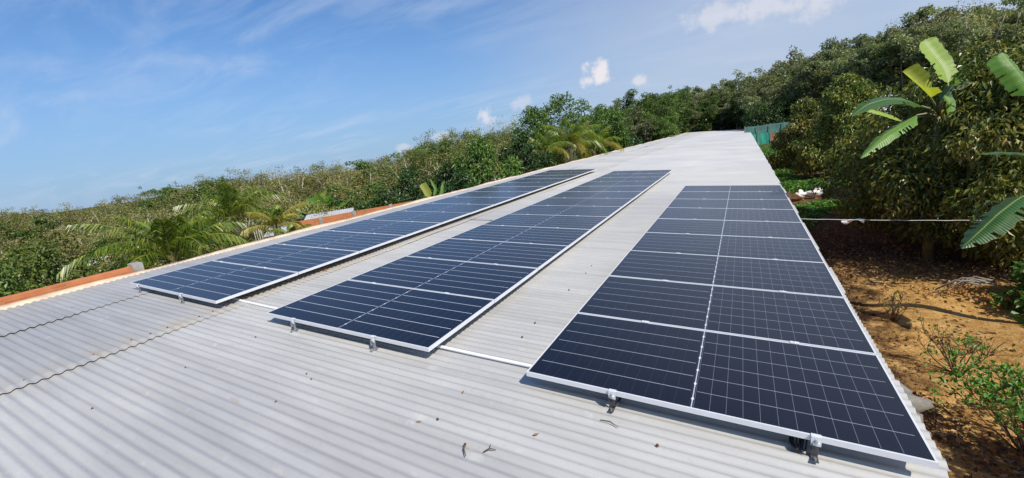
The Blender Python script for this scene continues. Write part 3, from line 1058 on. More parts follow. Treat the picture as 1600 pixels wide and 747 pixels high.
bushy_px('bush', 'green bush under the second coconut palm', 'bush', 385, 366, 15.4, 0.9, 'scrub_leaf', 3000, 0.13, 0.07, 421, z0=0.0)
bushy_px('bush', 'olive bush behind the glossy bush at far left', 'bush', 75, 372, 14.5, 1.6, 'scrub_leaf', 4500, 0.15, 0.08, 410, z0=0.0)
bushy_px('bush', 'small green bush in front of the boundary wall', 'bush', 470, 362, 15.0, 0.6, 'bamboo_leaf', 1500, 0.13, 0.05, 411, z0=0.0)
bushy_px('bush', 'dark ivy-like bush topping the middle of the boundary wall', 'bush', 600, 302, 19.5, 1.3, 'dark_leaf', 4000, 0.14, 0.08, 412, z0=0.0)
bushy_px('bush', 'dense dark bush beside the far end of the boundary wall', 'bush', 720, 268, 20.5, 1.2, 'dark_leaf', 4000, 0.16, 0.08, 413, z0=0.0)
bushy_px('bush', 'dark bush hiding the roof edge behind the coconut palms', 'bush', 985, 215, 44, 2.0, 'dark_leaf', 4000, 0.25, 0.13, 414, z0=0.0)

for bi, (px, py, lab) in enumerate(((1052, 178, 'dark bush behind the far left corner of the roof'), (1082, 176, 'dark bush closing the far edge of the roof, second from its left corner'),
                                   (1110, 172, 'dark bush behind the middle of the far roof edge'), (1138, 170, 'dark bush behind the far roof edge, next to the fence end'), (1166, 166, 'dark bush behind the left end of the net fence'))):
    bushy_px('bush', lab, 'bush', px, py, 91, 3.4, 'dark_leaf', 2600, 0.5, 0.28, 430 + bi, z0=0.0, group='bushes behind the far roof edge')
for bi, (px, py, lab) in enumerate(((1190, 164, 'bushy dark tree behind the net fence near its left end'), (1222, 158, 'bushy dark tree behind the net fence near the durian trees'), (1255, 150, 'bushy dark tree behind the net fence, mostly hidden by durian'))):
    bushy_px('broadleaf_tree', lab, 'tree', px, py, 63, 2.8, 'dark_leaf', 3200, 0.36, 0.2, 440 + bi, z0=0.0, group='bushy trees behind the net fence')

# feathery bamboo rising behind the broadleaf trees
brng = np.random.default_rng(9)
for bi, (px, py, d, lab) in enumerate(((655, 222, 33, 'feathery bamboo clump at the left of the two bamboos above the wall'), (735, 190, 34, 'taller feathery bamboo clump behind the bright broadleaf tree'), (790, 193, 35, 'thin bamboo clump between the broadleaf trees'))):
    p = at(px, py, d)
    g = ground_h(p.x, p.y)
    t = thing('bamboo', lab, 'bamboo', 'bamboo clumps beyond the left roof edge', loc=(p.x, p.y, g))
    cul, cl = MB(), []
    H = p.z - g
    for k in range(16):
        a = brng.uniform(0, 2 * PI)
        rr = brng.uniform(0.5, 2.2)
        h = H * brng.uniform(0.75, 1.02)
        P = [(0.25 * math.cos(a) * f + rr * math.cos(a) * f ** 2.2, 0.25 * math.sin(a) * f + rr * math.sin(a) * f ** 2.2, h * (f - 0.10 * f ** 4)) for f in np.linspace(0, 1, 6)]
        cul.tube(P, [0.035, 0.032, 0.028, 0.02, 0.012, 0.004], 5)
        for f in (0.45, 0.6, 0.72, 0.84, 0.95, 1.0):
            q = np.array([0.25 * math.cos(a) * f + rr * math.cos(a) * f ** 2.2, 0.25 * math.sin(a) * f + rr * math.sin(a) * f ** 2.2, h * (f - 0.10 * f ** 4)])
            s = brng.uniform(0.25, 0.5)
            cl.append((*q, s, s, s * 0.8, 0.5 + brng.normal() * 0.12))
    V, F, rd = clump_leaves(brng, cl, 6000, 0.24, 0.035, 0.8, 0.6, 0.5)
    part('culms', cul.mesh('culms', 'palm_rib', True), t)
    part('foliage', make_mesh('foliage', V, F, 'bamboo_leaf', rd), t)


# ------------------------------------------------------------------ coconut palms
def frond_mesh(seed, L, rise, droop, nleaf=60, leaf=0.62, mat='palm_leaf'):
    """frond along +x; leaflets hang on both sides of an arching rib"""
    rng = np.random.default_rng(seed)
    f = np.linspace(0, 1, 14)
    th = np.radians(rise - droop * f ** 1.3)
    X = np.concatenate([[0], np.cumsum(np.cos(th[1:]) * L / 13)])
    Z = np.concatenate([[0], np.cumsum(np.sin(th[1:]) * L / 13)])
    P = np.stack([X, 0 * f, Z], 1)
    rib = MB().tube(P, 0.028 * (1 - f) + 0.006, 5)
    V, F, R = [np.concatenate(rib.V)], list(rib.F), [1.0] * len(rib.F)
    off = rib.n
    mi = [1] * len(rib.F)
    for k in range(nleaf):
        u = 0.16 + 0.84 * k / (nleaf - 1)
        c = np.array([np.interp(u, f, P[:, i]) for i in range(3)])
        t = np.array([np.interp(min(1, u + .03), f, P[:, i]) - np.interp(u - .03, f, P[:, i]) for i in range(3)])
        t /= np.linalg.norm(t)
        ll = leaf * (math.sin(PI * (0.12 + 0.80 * u)) ** 0.6) * rng.uniform(0.85, 1.1)
        for s in (-1, 1):
            d = t * rng.uniform(0.75, 1.05) + np.array([0, s * 0.85, rng.uniform(-0.1, 0.25)])
            d /= np.linalg.norm(d)
            m1 = c + d * ll * 0.5
            tip = c + d * ll + np.array([0, 0, -ll * rng.uniform(0.35, 0.85)])
            wv_ = np.cross(d, np.array([0, 0, 1.0]))
            wv_ = t * 0.0095 * L ** 0.7 + np.array([0, 0, 0.005])
            V.append(np.array([c - wv_ * .5, c + wv_ * .5, m1 + wv_, tip, m1 - wv_]))
            F += [(off, off + 1, off + 2, off + 4), (off + 4, off + 2, off + 3)]
            q = np.clip(rng.normal(0.45, 0.3), 0, 1)
            R += [q, q]
            mi += [0, 0]
            off += 5
    return make_mesh('frond', np.concatenate(V), F, [mat, 'palm_rib'], R, mi=mi)


def coconut_palm(label, px, py, d, L, n, seed, trunk_h=None, yellow=0, up=1.0, name='coconut_palm'):
    rng = random.Random(seed)
    p = at(px, py, d)
    g = ground_h(p.x, p.y)
    t = thing(name, label, 'palm tree', 'coconut palms beyond the left roof edge', loc=(p.x, p.y, g))
    H = p.z - g
    tr = MB().tube([(0.1, 0.05, -0.4), (0.05, 0, H * 0.5), (0, 0, H)], [0.20, 0.16, 0.13], 9)
    part('trunk', tr.mesh('trunk', 'bark_dark', True), t)
    for k in range(n):
        lv = k / n                       # 0 young and upright .. 1 old and hanging
        rise = 86 - 56 * lv + rng.uniform(-6, 6)
        droop = 40 + 62 * min(1, lv * 1.3)
        me = frond_mesh(seed * 50 + k, L * rng.uniform(0.85, 1.1) * (0.6 + 0.4 * min(1, lv * 3)), rise, droop, 54, L * 0.24, 'palm_leaf_yellow' if k >= n - yellow else 'palm_leaf')
        o = part('frond', me, t, (0, 0, H - 0.05), (0, 0, k * 2.399 + rng.uniform(-0.2, 0.2)))
        if k >= n - yellow and yellow:
            o['label'] = 'yellowing drooping frond'
    return t


coconut_palm('large young coconut palm just beyond the end of the orange parapet', 272, 408, 12.2, 2.35, 24, 1)
coconut_palm('second coconut palm, farther back and half the apparent size of the large one', 368, 345, 16.5, 2.1, 20, 2)
coconut_palm('yellowish small palm drooping in front of the white-roofed shelter', 432, 356, 14.6, 1.3, 10, 3, yellow=8)
coconut_palm('tall central coconut palm of the group beside the far left roof edge', 890, 232, 30, 3.1, 20, 4, yellow=3)
coconut_palm('coconut palm on the right of the group, yellow fronds drooping over the roof edge', 928, 236, 33, 2.7, 16, 5, yellow=4)
coconut_palm('smaller coconut palm on the left of the group by the dark broadleaf tree', 852, 238, 27, 2.0, 14, 6, yellow=2)
coconut_palm('tiny dark palm in front of the boundary wall', 455, 374, 13.2, 0.9, 9, 7)


# ------------------------------------------------------------------ banana plants
def blade(pts, width, fold=0.15, seed=0, splits=10, twist=None, blunt=False):
    """banana leaf blade along a spine of world points; returns V F UV relative to pts[0]"""
    rng = random.Random(seed)
    P = np.array([list(p) for p in pts], float)
    o = P[0].copy()
    P = P - o
    t = np.linspace(0, 1, len(P))
    n = 36
    u = np.linspace(0, 1, n)
    S = np.stack([np.interp(u, t, P[:, i]) for i in range(3)], 1)
    for _ in range(6):
        S[1:-1] = (S[:-2] + S[1:-1] * 2 + S[2:]) / 4
    T = np.gradient(S, axis=0)
    T /= np.linalg.norm(T, axis=1)[:, None]
    V, UV, F = [], [], []
    ref = np.array(twist if twist is not None else (0, 0, 1.0), float)
    cuts = sorted(rng.sample(range(4, n - 3), splits)) if splits else []
    for i in range(n):
        side = np.cross(T[i], ref)
        side /= np.linalg.norm(side) + 1e-6
        nor = np.cross(side, T[i])
        w = width * 0.5 * min(1, (u[i] * 5 + 0.08)) * (min(1, ((1 - u[i]) * 9) ** 0.5 + 0.25) if blunt else min(1, ((1 - u[i]) * 3.2) ** 0.7 + 0.03))
        rip = 0.02 * width * math.sin(i * 2.1)
        for k, s in enumerate((-1, -0.5, 0, 0.5, 1)):
            wv_ = 1 + 0.06 * math.sin(i * 1.3 + k)
            V.append(S[i] + side * w * s * wv_ + nor * (fold * w * abs(s) * 2 + (rip if abs(s) == 1 else 0)))
            UV.append((0.5 + s * 0.5, u[i]))
    for i in range(n - 1):
        for k in range(4):
            if i in cuts and ((k == 0 and i % 2) or (k == 3 and not i % 2)):
                continue
            F.append((i * 5 + k, i * 5 + k + 1, (i + 1) * 5 + k + 1, (i + 1) * 5 + k))
    return o, V, F, UV


def banana(label, base, stem_top, leaves, seed, r=0.11):
    b = Vector(base)
    t = thing('banana_plant', label, 'banana plant', None, loc=b)
    st = MB().tube([(0, 0, -0.3), tuple((Vector(stem_top) - b) * 0.5), tuple(Vector(stem_top) - b)], [r, r * 0.8, r * 0.45], 10)
    part('stem', st.mesh('stem', 'banana_stem', True), t)
    for i, lf in enumerate(leaves):
        pts, w, mat = lf[0], lf[1], lf[2]
        kw = lf[3] if len(lf) > 3 else {}
        # stalk from the crown of the stem to the first point
        s = MB()
        a = Vector(stem_top) - b
        e = Vector(pts[0]) - b
        s.tube([tuple(a), tuple(a * 0.45 + e * 0.55 + Vector((0, 0, 0.05))), tuple(e)], [0.028, 0.022, 0.016], 6)
        o, V, F, UV = blade(pts, w, seed=seed * 31 + i, **kw)
        me = make_mesh('leaf', V, F, mat, smooth=True, uv=UV)
        lo = part('leaf', me, t, tuple(Vector(o.tolist()) - b))
        so_ = part('leaf_stalk', s.mesh('leaf_stalk', 'banana_stem', True), lo, tuple(-(Vector(o.tolist()) - b)))
    return t


fwd = Vector((ROT[:, 1]).tolist())
toward = tuple(-ROT[:, 1])


def P3(*a):
    return [at(x, y, d) for x, y, d in a]


D = 9.1
st = at(1466, 182, D + .25)
banana('banana plant with one pale upright leaf, emerging from the big durian tree', (st.x, st.y, 0), st, [
    (P3((1482, 130, D), (1470, 100, D + .05), (1442, 64, D + .1)), 0.45, 'banana_pale', dict(twist=toward, fold=0.12, blunt=True, splits=3)),
    (P3((1454, 152, D - .1), (1438, 136, D - .25), (1410, 112, D - .3)), 0.36, 'banana_yellow', dict(twist=(-0.3, -0.7, 0.8), fold=0.5, splits=2, blunt=True)),
    (P3((1440, 166, D - .2), (1415, 155, D - .5), (1385, 154, D - .8), (1355, 163, D - 1.0), (1331, 181, D - 1.1)), 0.32, 'banana_dark', dict(twist=(-0.2, -0.75, 0.5), fold=-0.12, splits=4)),
    (P3((1432, 180, D - .2), (1415, 191, D - .4), (1385, 209, D - .6), (1345, 247, D - .7)), 0.29, 'banana_green', dict(twist=(-0.3, -0.8, 0.5), fold=-0.35, splits=12)),
    (P3((1470, 160, D), (1490, 132, D - .1), (1520, 127, D - .2)), 0.24, 'banana_dark', dict(twist=(0, -0.6, 0.8), fold=-0.3, splits=2)),
    (P3((1476, 150, D - .2), (1484, 160, D - .3), (1482, 185, D - .35)), 0.2, 'banana_green', dict(twist=toward, splits=3)),
    (P3((1410, 190, D + .6), (1375, 178, D + .5), (1333, 168, D + .5)), 0.12, 'banana_pale', dict(twist=(0, -.7, .6), splits=3)),
    (P3((1486, 140, D + .1), (1500, 122, D + .1), (1508, 110, D + .2)), 0.3, 'banana_green', dict(twist=toward, splits=3, blunt=True)),
], 1)
D = 6.0
st2 = at(1690, 210, D)
banana('banana plant at the right edge, its near leaf hanging in front of the durian tree', (st2.x, st2.y, 0), st2, [
    (P3((1640, 300, D - .9), (1600, 303, D - 1.0), (1560, 333, D - 1.1), (1532, 360, D - 1.1), (1502, 388, D - 1.1)), 0.33, 'banana_dark', dict(twist=(-0.45, -0.5, 0.7), fold=-0.25, splits=12)),
    (P3((1650, 246, D - .3), (1600, 239, D - .5), (1560, 237, D - .6), (1526, 241, D - .7)), 0.22, 'banana_dark', dict(twist=(-0.3, -0.3, 0.9), fold=-0.15, splits=5)),
    (P3((1618, 150, D + .3), (1598, 122, D + .3), (1580, 100, D + .3), (1566, 82, D + .35)), 0.36, 'banana_green', dict(twist=toward, fold=-0.3, splits=3, blunt=True)),
    (P3((1700, 160, D), (1720, 120, D), (1760, 110, D - .2)), 0.5, 'banana_green', dict(twist=(0, 0, 1), splits=4)),
    (P3((1720, 230, D - .6), (1730, 260, D - 1.2), (1720, 330, D - 1.7)), 0.45, 'banana_green', dict(twist=(0, -.3, 1), splits=6)),
    (P3((1750, 220, D - .3), (1820, 230, D - .8), (1850, 290, D - 1.2)), 0.45, 'banana_green', dict(twist=(0, -.3, 1), splits=6)),
], 2)
bp = at(505, 345, 20.5)
bs = at(505, 338, 20.5)
lv = []
for (x1, y1, x2, y2, w, mt) in ((495, 322, 478, 312, .5, 'banana_green'), (500, 318, 494, 302, .5, 'banana_green'), (512, 320, 522, 303, .5, 'banana_green'), (518, 326, 543, 316, .45, 'banana_green'),
                            (490, 330, 462, 328, .45, 'banana_yellow'), (488, 335, 462, 342, .4, 'banana_dark'), (522, 334, 548, 340, .4, 'banana_dark'), (505, 316, 508, 298, .45, 'banana_pale'), (484, 326, 466, 318, .4, 'banana_yellow'), (525, 330, 552, 328, .4, 'banana_green')):
    dd = 20.5 + (x2 % 7 - 3) * 0.2
    lv.append((P3(((505 + x1) / 2, (335 + y1) / 2, dd), (x1, y1 - 2, dd), (x2, y2, dd - .2)), w, mt, dict(twist=(0.4, -0.8, 0.5), splits=6)))
banana('sunlit banana clump behind the pale tin-roofed lean-to', (bp.x, bp.y, ground_h(bp.x, bp.y)), bs, lv, 3)
D = 17.5
bq = at(676, 312, D)
banana('young banana with one upright yellow-green leaf at the end of the boundary wall', (bq.x, bq.y, 0), bq, [
    (P3((672, 308, D), (667, 298, D), (660, 287, D)), 0.32, 'banana_yellow', dict(twist=toward, splits=0, blunt=True)),
    (P3((678, 307, D - .2), (681, 295, D - .2), (672, 279, D - .2)), 0.12, 'banana_green', dict(twist=toward, splits=0)),
    (P3((686, 310, D - .2), (691, 298, D - .2), (692, 284, D - .2)), 0.14, 'banana_green', dict(twist=toward, splits=0)),
], 4, r=0.06)

# ------------------------------------------------------------------ durian trees of the yard
bushy_px('durian_tree', 'big bronze-leaved durian tree filling the right side of the yard', 'tree', 1530, 86, 9.5, 2.25, 'durian_leaf', 26000, 0.155, 0.055, 501, z0=0.06, droop=0.9, nclump=60)
bushy_px('durian_tree', 'durian tree at the right picture edge behind the near banana leaf', 'tree', 1625, 95, 8.2, 1.7, 'durian_leaf', 15000, 0.15, 0.055, 502, z0=0.12, droop=0.9, nclump=44)
bushy_px('durian_tree', 'conical olive durian tree beside the white ducks, left of its taller twin', 'tree', 1262, 157, 27, 1.9, 'durian_leaf', 15000, 0.19, 0.08, 503, z0=0.10, droop=0.8, nclump=44, cone=0.7)
bushy_px('durian_tree', 'taller conical durian tree behind the white ducks', 'tree', 1320, 122, 22, 1.9, 'durian_leaf', 14000, 0.2, 0.08, 504, z0=0.10, droop=0.8, nclump=50, cone=0.62)
bushy_px('durian_tree', 'shadowed durian tree between the conical pair and the big bronze one', 'tree', 1418, 146, 12.4, 1.35, 'durian_leaf', 10000, 0.18, 0.065, 505, z0=0.05, droop=0.9, nclump=46)
bushy_px('durian_tree', 'far durian tree behind the conical pair', 'tree', 1345, 135, 26, 2.1, 'durian_leaf', 7000, 0.25, 0.1, 506, z0=0.05, droop=0.8, nclump=40)
bushy_px('durian_tree', 'durian tree behind the banana plant under the hillside plantation', 'tree', 1520, 88, 15, 2.2, 'durian_leaf', 9000, 0.2, 0.075, 507, z0=0.1, droop=0.8, nclump=40)
bushy_px('broadleaf_tree', 'bright green feathery-leaved tree at the right edge behind the banana leaf', 'tree', 1600, 78, 13, 1.5, 'broad_leaf', 3500, 0.16, 0.08, 508, z0=0.35, tone=0.85)
# one more just outside the frame, its shade falls on the bare earth
bushy('durian_tree', 'young durian tree beside the bare earth, mostly outside the right edge', 'tree', 5.75, 5.3, 0.9, 3.1, 'durian_leaf', 2600, 0.15, 0.055, 509, z0=0.35, droop=0.9, nclump=20)

bushy('durian_tree', 'loose young durian tree outside the lower right corner, shading the earth below it', 'tree', 4.7, 4.1, 1.1, 3.2, 'durian_leaf', 3200, 0.15, 0.055, 511, z0=0.3, droop=0.9, nclump=22)

# ------------------------------------------------------------------ low plants on the earth
def twiggy(label, x, y, h, r, nb, nl, seed, ll=0.055, mat='broad_leaf', top_only=True):
    rng = np.random.default_rng(seed)
    t = thing('shrub', label, 'shrub', None, loc=(x, y, ground_h(x, y)))
    m = MB()
    tips = []
    for i in range(nb):
        a = rng.uniform(0, 2 * PI)
        rr = r * rng.uniform(0.3, 1.0)
        z = h * rng.uniform(0.7, 1.05)
        e = np.array([math.cos(a) * rr, math.sin(a) * rr, z])
        q = e * 0.5 + np.array([0, 0, -0.05 * h]) + rng.normal(size=3) * 0.03
        m.tube([(0, 0, -0.05), q, e], [0.011, 0.007, 0.002], 5)
        tips.append(e)
        for k in range(4):
            f = rng.uniform(0.35, 0.9)
            c = q * (1 - f) + e * f
            e2 = c + np.array([rng.normal() * 0.3 * r, rng.normal() * 0.3 * r, rng.uniform(0.1, 0.35) * h])
            m.tube([c, (c + e2) / 2 + rng.normal(size=3) * 0.01, e2], [0.005, 0.0035, 0.0015], 4)
            tips.append(e2)
    part('branches', m.mesh('branches', 'twig_brown', True), t)
    T = np.array(tips)
    idx = rng.integers(0, len(T), nl)
    pos = T[idx] + rng.normal(size=(nl, 3)) * np.array([0.04, 0.04, 0.05])
    V, F = leaf_quads(rng, pos, rng.normal(size=(nl, 3)) + np.array([0, 0, .3]), ll, ll * 0.5)
    part('leaves', make_mesh('leaves', V, F, mat, np.clip(rng.normal(.65, .25, nl), 0, 1)), t)


twiggy('nearly bare twiggy shrub in the middle of the bare earth', 2.52, 7.3, 0.60, 0.42, 16, 150, 1)
twiggy('leafier green-tipped shrub in the lower right corner', 2.55, 5.7, 0.72, 0.6, 24, 1500, 2, 0.062, 'ground_leaf')
twiggy('small dry shrub beside the second panel of the right row', 2.25, 9.0, 0.45, 0.30, 12, 60, 3)
twiggy('tiny seedling at the foot of the spoil heap', 2.9, 8.1, 0.16, 0.10, 6, 30, 4)

bushy('bush', 'dense bright green leafy bush on the ground at the right edge below the banana leaf', 'bush', 4.75, 10.2, 0.75, 0.85, 'ground_leaf', 3500, 0.10, 0.06, 510, z0=0.0, droop=0.2, tone=0.35)
bushy('bush', 'low green weed at the right edge beside the bare earth', 'bush', 4.55, 8.9, 0.45, 0.4, 'ground_leaf', 1300, 0.09, 0.05, 511, z0=0.0, tone=0.3)


def scatter(name, label, cat, patches, ll, lw, mat, seed, up=0.6, zr=0.25, tone=0.5):
    rng = np.random.default_rng(seed)
    Vs, Fs, R, off = [], [], [], 0
    for (cx, cy, rx, ry, n, h) in patches:
        d = rng.normal(size=(n, 2)) * 0.55
        x, y = cx + d[:, 0] * rx, cy + d[:, 1] * ry
        g = np.array([ground_h(a, b) for a, b in zip(x, y)])
        z = g + rng.uniform(0.01, 1, n) * h * np.clip(1.1 - np.linalg.norm(d, axis=1) * 0.6, 0.15, 1)
        ax = rng.normal(size=(n, 3)) * np.array([1, 1, 0.5]) + np.array([0, 0, up])
        V, F = leaf_quads(rng, np.stack([x, y, z], 1), ax, ll, lw)
        Vs.append(V)
        Fs.append(F + off)
        off += len(V)
        R.append(np.clip(rng.normal(tone, 0.25, n), 0, 1))
    o = part(name, make_mesh(name, np.concatenate(Vs), np.concatenate(Fs), mat, np.concatenate(R)))
    o['kind'] = 'stuff'
    o['label'] = label
    o['category'] = cat


scatter('ground_cover', 'low bright green weeds in patches beside the eave and around the ducks', 'ground cover',
        [(3.0, 20.0, 0.9, 0.75, 2400, 0.25), (1.85, 19.0, 0.45, 1.1, 1100, 0.25), (2.3, 25.8, 0.9, 1.4, 1700, 0.3), (3.3, 26, 1.2, 1.6, 1200, 0.3),
         (2.4, 33, 0.9, 2.2, 900, 0.3), (2.6, 44, 1.3, 6, 2200, 0.5), (3.2, 53, 2.5, 6, 2600, 0.7), (1.7, 17.2, 0.3, 1.0, 260, 0.2), (2.0, 29, 0.6, 2.0, 1200, 0.3), (2.4, 37, 0.9, 3.0, 1500, 0.4), (2.1, 48, 0.8, 5, 1500, 0.5), (4.5, 9.4, 0.5, 0.6, 260, 0.2), (3.4, 6.4, 0.5, 0.9, 60, 0.06)],
        0.13, 0.09, 'ground_leaf', 21, 0.35)
scatter('leaf_litter', 'brown dead leaves strewn under the durian trees and along the eave', 'leaf litter',
        [(1.7, 6.0, 0.45, 2.2, 1500, 0.05), (2.6, 5.2, 0.9, 0.9, 1100, 0.05), (3.0, 12.9, 1.3, 1.8, 1100, 0.06), (4.4, 12.0, 1.2, 1.0, 600, 0.06), (2.2, 14, 0.8, 3, 900, 0.05), (1.6, 10, 0.25, 3, 500, 0.04), (3.6, 8.4, 1.4, 1.6, 160, 0.02)],
        0.085, 0.045, 'litter_leaf', 22, 0.0)
# clods of earth
crng = np.random.default_rng(8)
cm_ = MB()
for i in range(700):
    x = 1.35 + abs(crng.normal()) * 0.5
    y = crng.uniform(3.0, 9.5)
    if i > 520:
        x, y = 3.7 + crng.normal() * 0.5, 10.4 + crng.normal() * 0.3
    s = crng.uniform(0.008, 0.03)
    pts = [(x + crng.normal() * s * .2, y + crng.normal() * s * .2, k * s * 0.8 - s * 0.4 + (0.12 if i > 520 else 0)) for k in range(3)]
    cm_.tube(pts, [s * crng.uniform(.6, 1), s * crng.uniform(.9, 1.3), s * .5], 5)
o = part('earth_clods', cm_.mesh('earth_clods', 'bare_earth'))
o['kind'] = 'stuff'
o['label'] = 'crumbled clods of earth along the eave and on the spoil heap'
o['category'] = 'clods'

twiggy('small leafy sprout between the two larger shrubs on the earth', 2.95, 6.5, 0.32, 0.3, 10, 260, 7, 0.055, 'ground_leaf')
# dead roots on the spoil heap
rt = MB()
rrng = random.Random(6)
for i in range(9):
    a = rrng.uniform(-0.5, 0.9)
    L = rrng.uniform(0.3, 0.8)
    x, y = 3.75 + rrng.uniform(-.2, .3), 10.45 + rrng.uniform(-.1, .2)
    rt.tube([(x, y, 0.27), (x - math.cos(a) * L * .5, y + math.sin(a) * L * .4, 0.32 + rrng.uniform(-.04, .05)), (x - math.cos(a) * L, y + math.sin(a) * L * .5 - .1, 0.10)], [0.022, 0.014, 0.006], 5)
thing('dead_roots', 'tangle of pale dead roots lying on the spoil heap under the big durian tree', 'roots', me=rt.mesh('dead_roots', 'grey_timber', True))

# ------------------------------------------------------------------ white ducks
def duck(label, x, y, rz, tuck):
    t = thing('duck', label, 'duck', 'white ducks resting by the shed', loc=(x, y, ground_h(x, y)), rz=rz)
    body = MB()
    # one continuous loft: tail, rump, breast, neck, head; neck folds back over the body
    if tuck:
        P = [(-0.42, 0, 0.26), (-0.34, 0, 0.24), (-0.20, 0, 0.22), (-0.02, 0, 0.215), (0.14, 0, 0.225), (0.235, 0, 0.27), (0.25, 0.01, 0.33), (0.19, 0.03, 0.385), (0.11, 0.05, 0.40), (0.03, 0.06, 0.385), (-0.02, 0.065, 0.37)]
    else:
        P = [(-0.42, 0, 0.27), (-0.34, 0, 0.25), (-0.20, 0, 0.22), (-0.02, 0, 0.21), (0.14, 0, 0.22), (0.23, 0, 0.26), (0.25, 0, 0.33), (0.235, 0, 0.40), (0.225, 0, 0.455), (0.25, 0, 0.50), (0.305, 0, 0.505)]
    R = [0.015, 0.06, 0.125, 0.16, 0.145, 0.095, 0.062, 0.048, 0.045, 0.052, 0.028]
    body.tube(P, R, 14)
    me = body.mesh('body', 'white_feathers', True)
    part('body', me, t)
    for s in (-1, 1):
        w = MB().tube([(0.12, s * 0.125, 0.27), (0.0, s * 0.155, 0.27), (-0.18, s * 0.12, 0.27), (-0.36, s * 0.04, 0.29)], [0.03, 0.065, 0.055, 0.01], 8)
        part('wing', w.mesh('wing', 'white_feathers', True), t)
        lg = MB().tube([(0.0, s * 0.07, 0.10), (0.01, s * 0.075, 0.02)], 0.014, 6).box((-0.02, s * 0.075 - 0.035, 0.0), (0.09, s * 0.075 + 0.035, 0.014))
        part('leg', lg.mesh('leg', 'orange_beak'), t)
    hx = P[-1]
    sg = -1 if tuck else 1
    bk = MB().tube([(hx[0] - sg * .005, hx[1], hx[2] - .003), (hx[0] + sg * 0.04, hx[1], hx[2] - 0.012), (hx[0] + sg * 0.075, hx[1], hx[2] - 0.018)], [0.022, 0.017, 0.012], 8)
    part('beak', bk.mesh('beak', 'orange_beak', True), t)
    for s in (-1, 1):
        q = P[-2]
        part('eye', MB().tube([(q[0] + sg * .012, q[1] + s * 0.044, q[2] + .012), (q[0] + sg * .012, q[1] + s * 0.052, q[2] + .012)], 0.007, 6).mesh('eye', 'black_plastic'), t)
    return t


duck('white duck nearer the shed eave, turned away among the weeds', 2.18, 22.1, math.radians(75), True)
duck('white duck farther from the shed eave, standing side-on with its head folded back', 2.72, 22.35, math.radians(8), True)

# ------------------------------------------------------------------ wire, rag, film
wr = MB()
wa, wb = at(1240, 342, 8.6), at(1720, 342, 7.2)
pts = []
for i in range(25):
    f = i / 24
    p = wa.lerp(wb, f)
    pts.append((p.x, p.y, p.z - 0.03 * math.sin(PI * f) + 0.004 * math.sin(i * 2.3)))
wr.tube(pts, 0.0052, 5)
thing('wire', 'pale cord stretched level from the shed eave past the big durian tree', 'wire', me=wr.mesh('wire', 'white_cloth', True))
rg = at(1331, 342, 8.35)
rng = np.random.default_rng(4)
V, F = [], []
for i in range(9):
    for j in range(5):
        V.append((rg.x - 0.17 + i * 0.045, rg.y - 0.03 + 0.02 * math.sin(i * 1.3 + j) + rng.normal() * 0.006, rg.z - 0.012 - 0.022 * j * (0.6 + 0.5 * math.sin(i * 0.9)) + 0.012 + rng.normal() * 0.004))
for i in range(8):
    for j in range(4):
        F.append((i * 5 + j, (i + 1) * 5 + j, (i + 1) * 5 + j + 1, i * 5 + j + 1))
thing('rag', 'crumpled white rag caught on the cord', 'rag', me=make_mesh('rag', V, F, 'white_cloth', smooth=True))

V, F = [], []
ys_ = np.linspace(2.72, 3.75, 26)
for i, y in enumerate(ys_):
    f = i / 25
    out = 0.005 + 0.03 * math.sin(f * PI) + 0.02 * math.sin(i * 1.9)
    spike = 0.11 if i in (17, 18) else (0.06 if i in (16, 19, 20) else 0)
    V += [(XR - 0.10, y, ZR - 0.03), (XR + out * 0.8, y, ZR - 0.025 + 0.015 * math.sin(i * 1.3)), (XR + out + spike, y - spike * 0.5, ZR - 0.05 + 0.02 * math.sin(i * 2.2)), (XR + out * 0.6, y, ZR - 0.22)]
for i in range(25):
    for j in range(3):
        F.append((i * 4 + j, (i + 1) * 4 + j, (i + 1) * 4 + j + 1, i * 4 + j + 1))
thing('plastic_film', 'torn dusty plastic film poking out under the eave beside the nearest panel', 'plastic film', M=ROOF, me=make_mesh('plastic_film', V, F, 'clear_film', smooth=True))

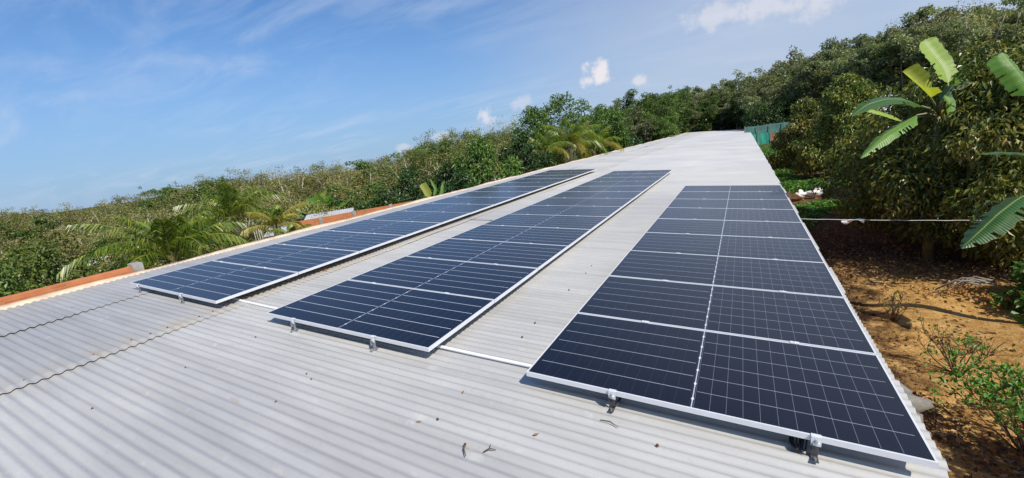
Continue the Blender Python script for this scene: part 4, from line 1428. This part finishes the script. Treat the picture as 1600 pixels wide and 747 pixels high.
# stakes by the boundary wall
sk = at(404, 372, 12.6)
t = thing('stakes', 'bundle of four pale upright stakes beside the roof edge near the second palm', 'stakes', loc=(sk.x, sk.y, 0))
for i in range(4):
    part('stake', MB().tube([(i * 0.085 - .12, 0.02 * i, -0.5), (i * 0.085 - .15, 0.02 * i, sk.z + 0.22 + 0.03 * (i % 2))], 0.012, 5).mesh('stake', 'bark_pale'), t)

# dead leaves and twigs on the roof
LITTER = [(-5.63, 4.12, 0.09, 'orange dead leaf on the roof between the left and middle rows'),
          (-3.17, 1.97, 0.03, 'small brown leaf scrap on the open roof left of centre'),
          (-1.84, 1.85, 0.04, 'tan leaf scrap on the open roof in front of the middle row'),
          (-1.05, 2.05, 0.035, 'curled brown leaf before the nearest panel of the right row'),
          (-1.75, 2.25, 0.035, 'pale leaf scrap just in front of the gap between middle and right rows'),
          (-7.9, 1.85, 0.06, 'brown leaf near the left roof edge')]
lr = random.Random(2)
for (x, y, s, lab) in LITTER:
    s *= 0.6 if s < 0.08 else 1.0
    V = [(-s, 0, 0.004), (-s * .3, s * .4, s * .22), (s * .5, s * .35, s * .12), (s, 0, 0.01), (s * .4, -s * .4, s * .25), (-s * .4, -s * .38, s * .1), (0, 0, 0.004)]
    F = [(6, i, (i + 1) % 6) for i in range(6)]
    thing('dead_leaf', lab, 'leaf', 'dead leaves on the roof', M=ROOF @ Matrix.Translation((x, y, ZR + AMP)) @ Matrix.Rotation(lr.uniform(0, 6), 4, 'Z'), me=make_mesh('dead_leaf', V, F, 'dry_leaf'))
for (x, y, L, a, lab) in ((-1.36, 1.71, 0.10, 2.2, 'short dark stick lying on the roof at bottom centre'), (-1.28, 1.78, 0.08, 0.6, 'thin forked twig beside the short dark stick'), (-0.72, 2.33, 0.13, -0.2, 'thin bent twig in front of the uphill foot of the right row')):
    m = MB().tube([(0, 0, 0.006), (L * .5, 0.01, 0.016), (L, 0, 0.008)], [0.003, 0.0045, 0.009 if L == 0.10 else 0.002], 6)
    if L == 0.08:
        m.tube([(L * .5, 0.01, 0.014), (L * .6, 0.05, 0.01)], 0.002, 5)
    thing('twig', lab, 'twig', 'twigs on the roof', M=ROOF @ Matrix.Translation((x, y, ZR + AMP)) @ Matrix.Rotation(a, 4, 'Z'), me=m.mesh('twig', 'twig_brown', True))
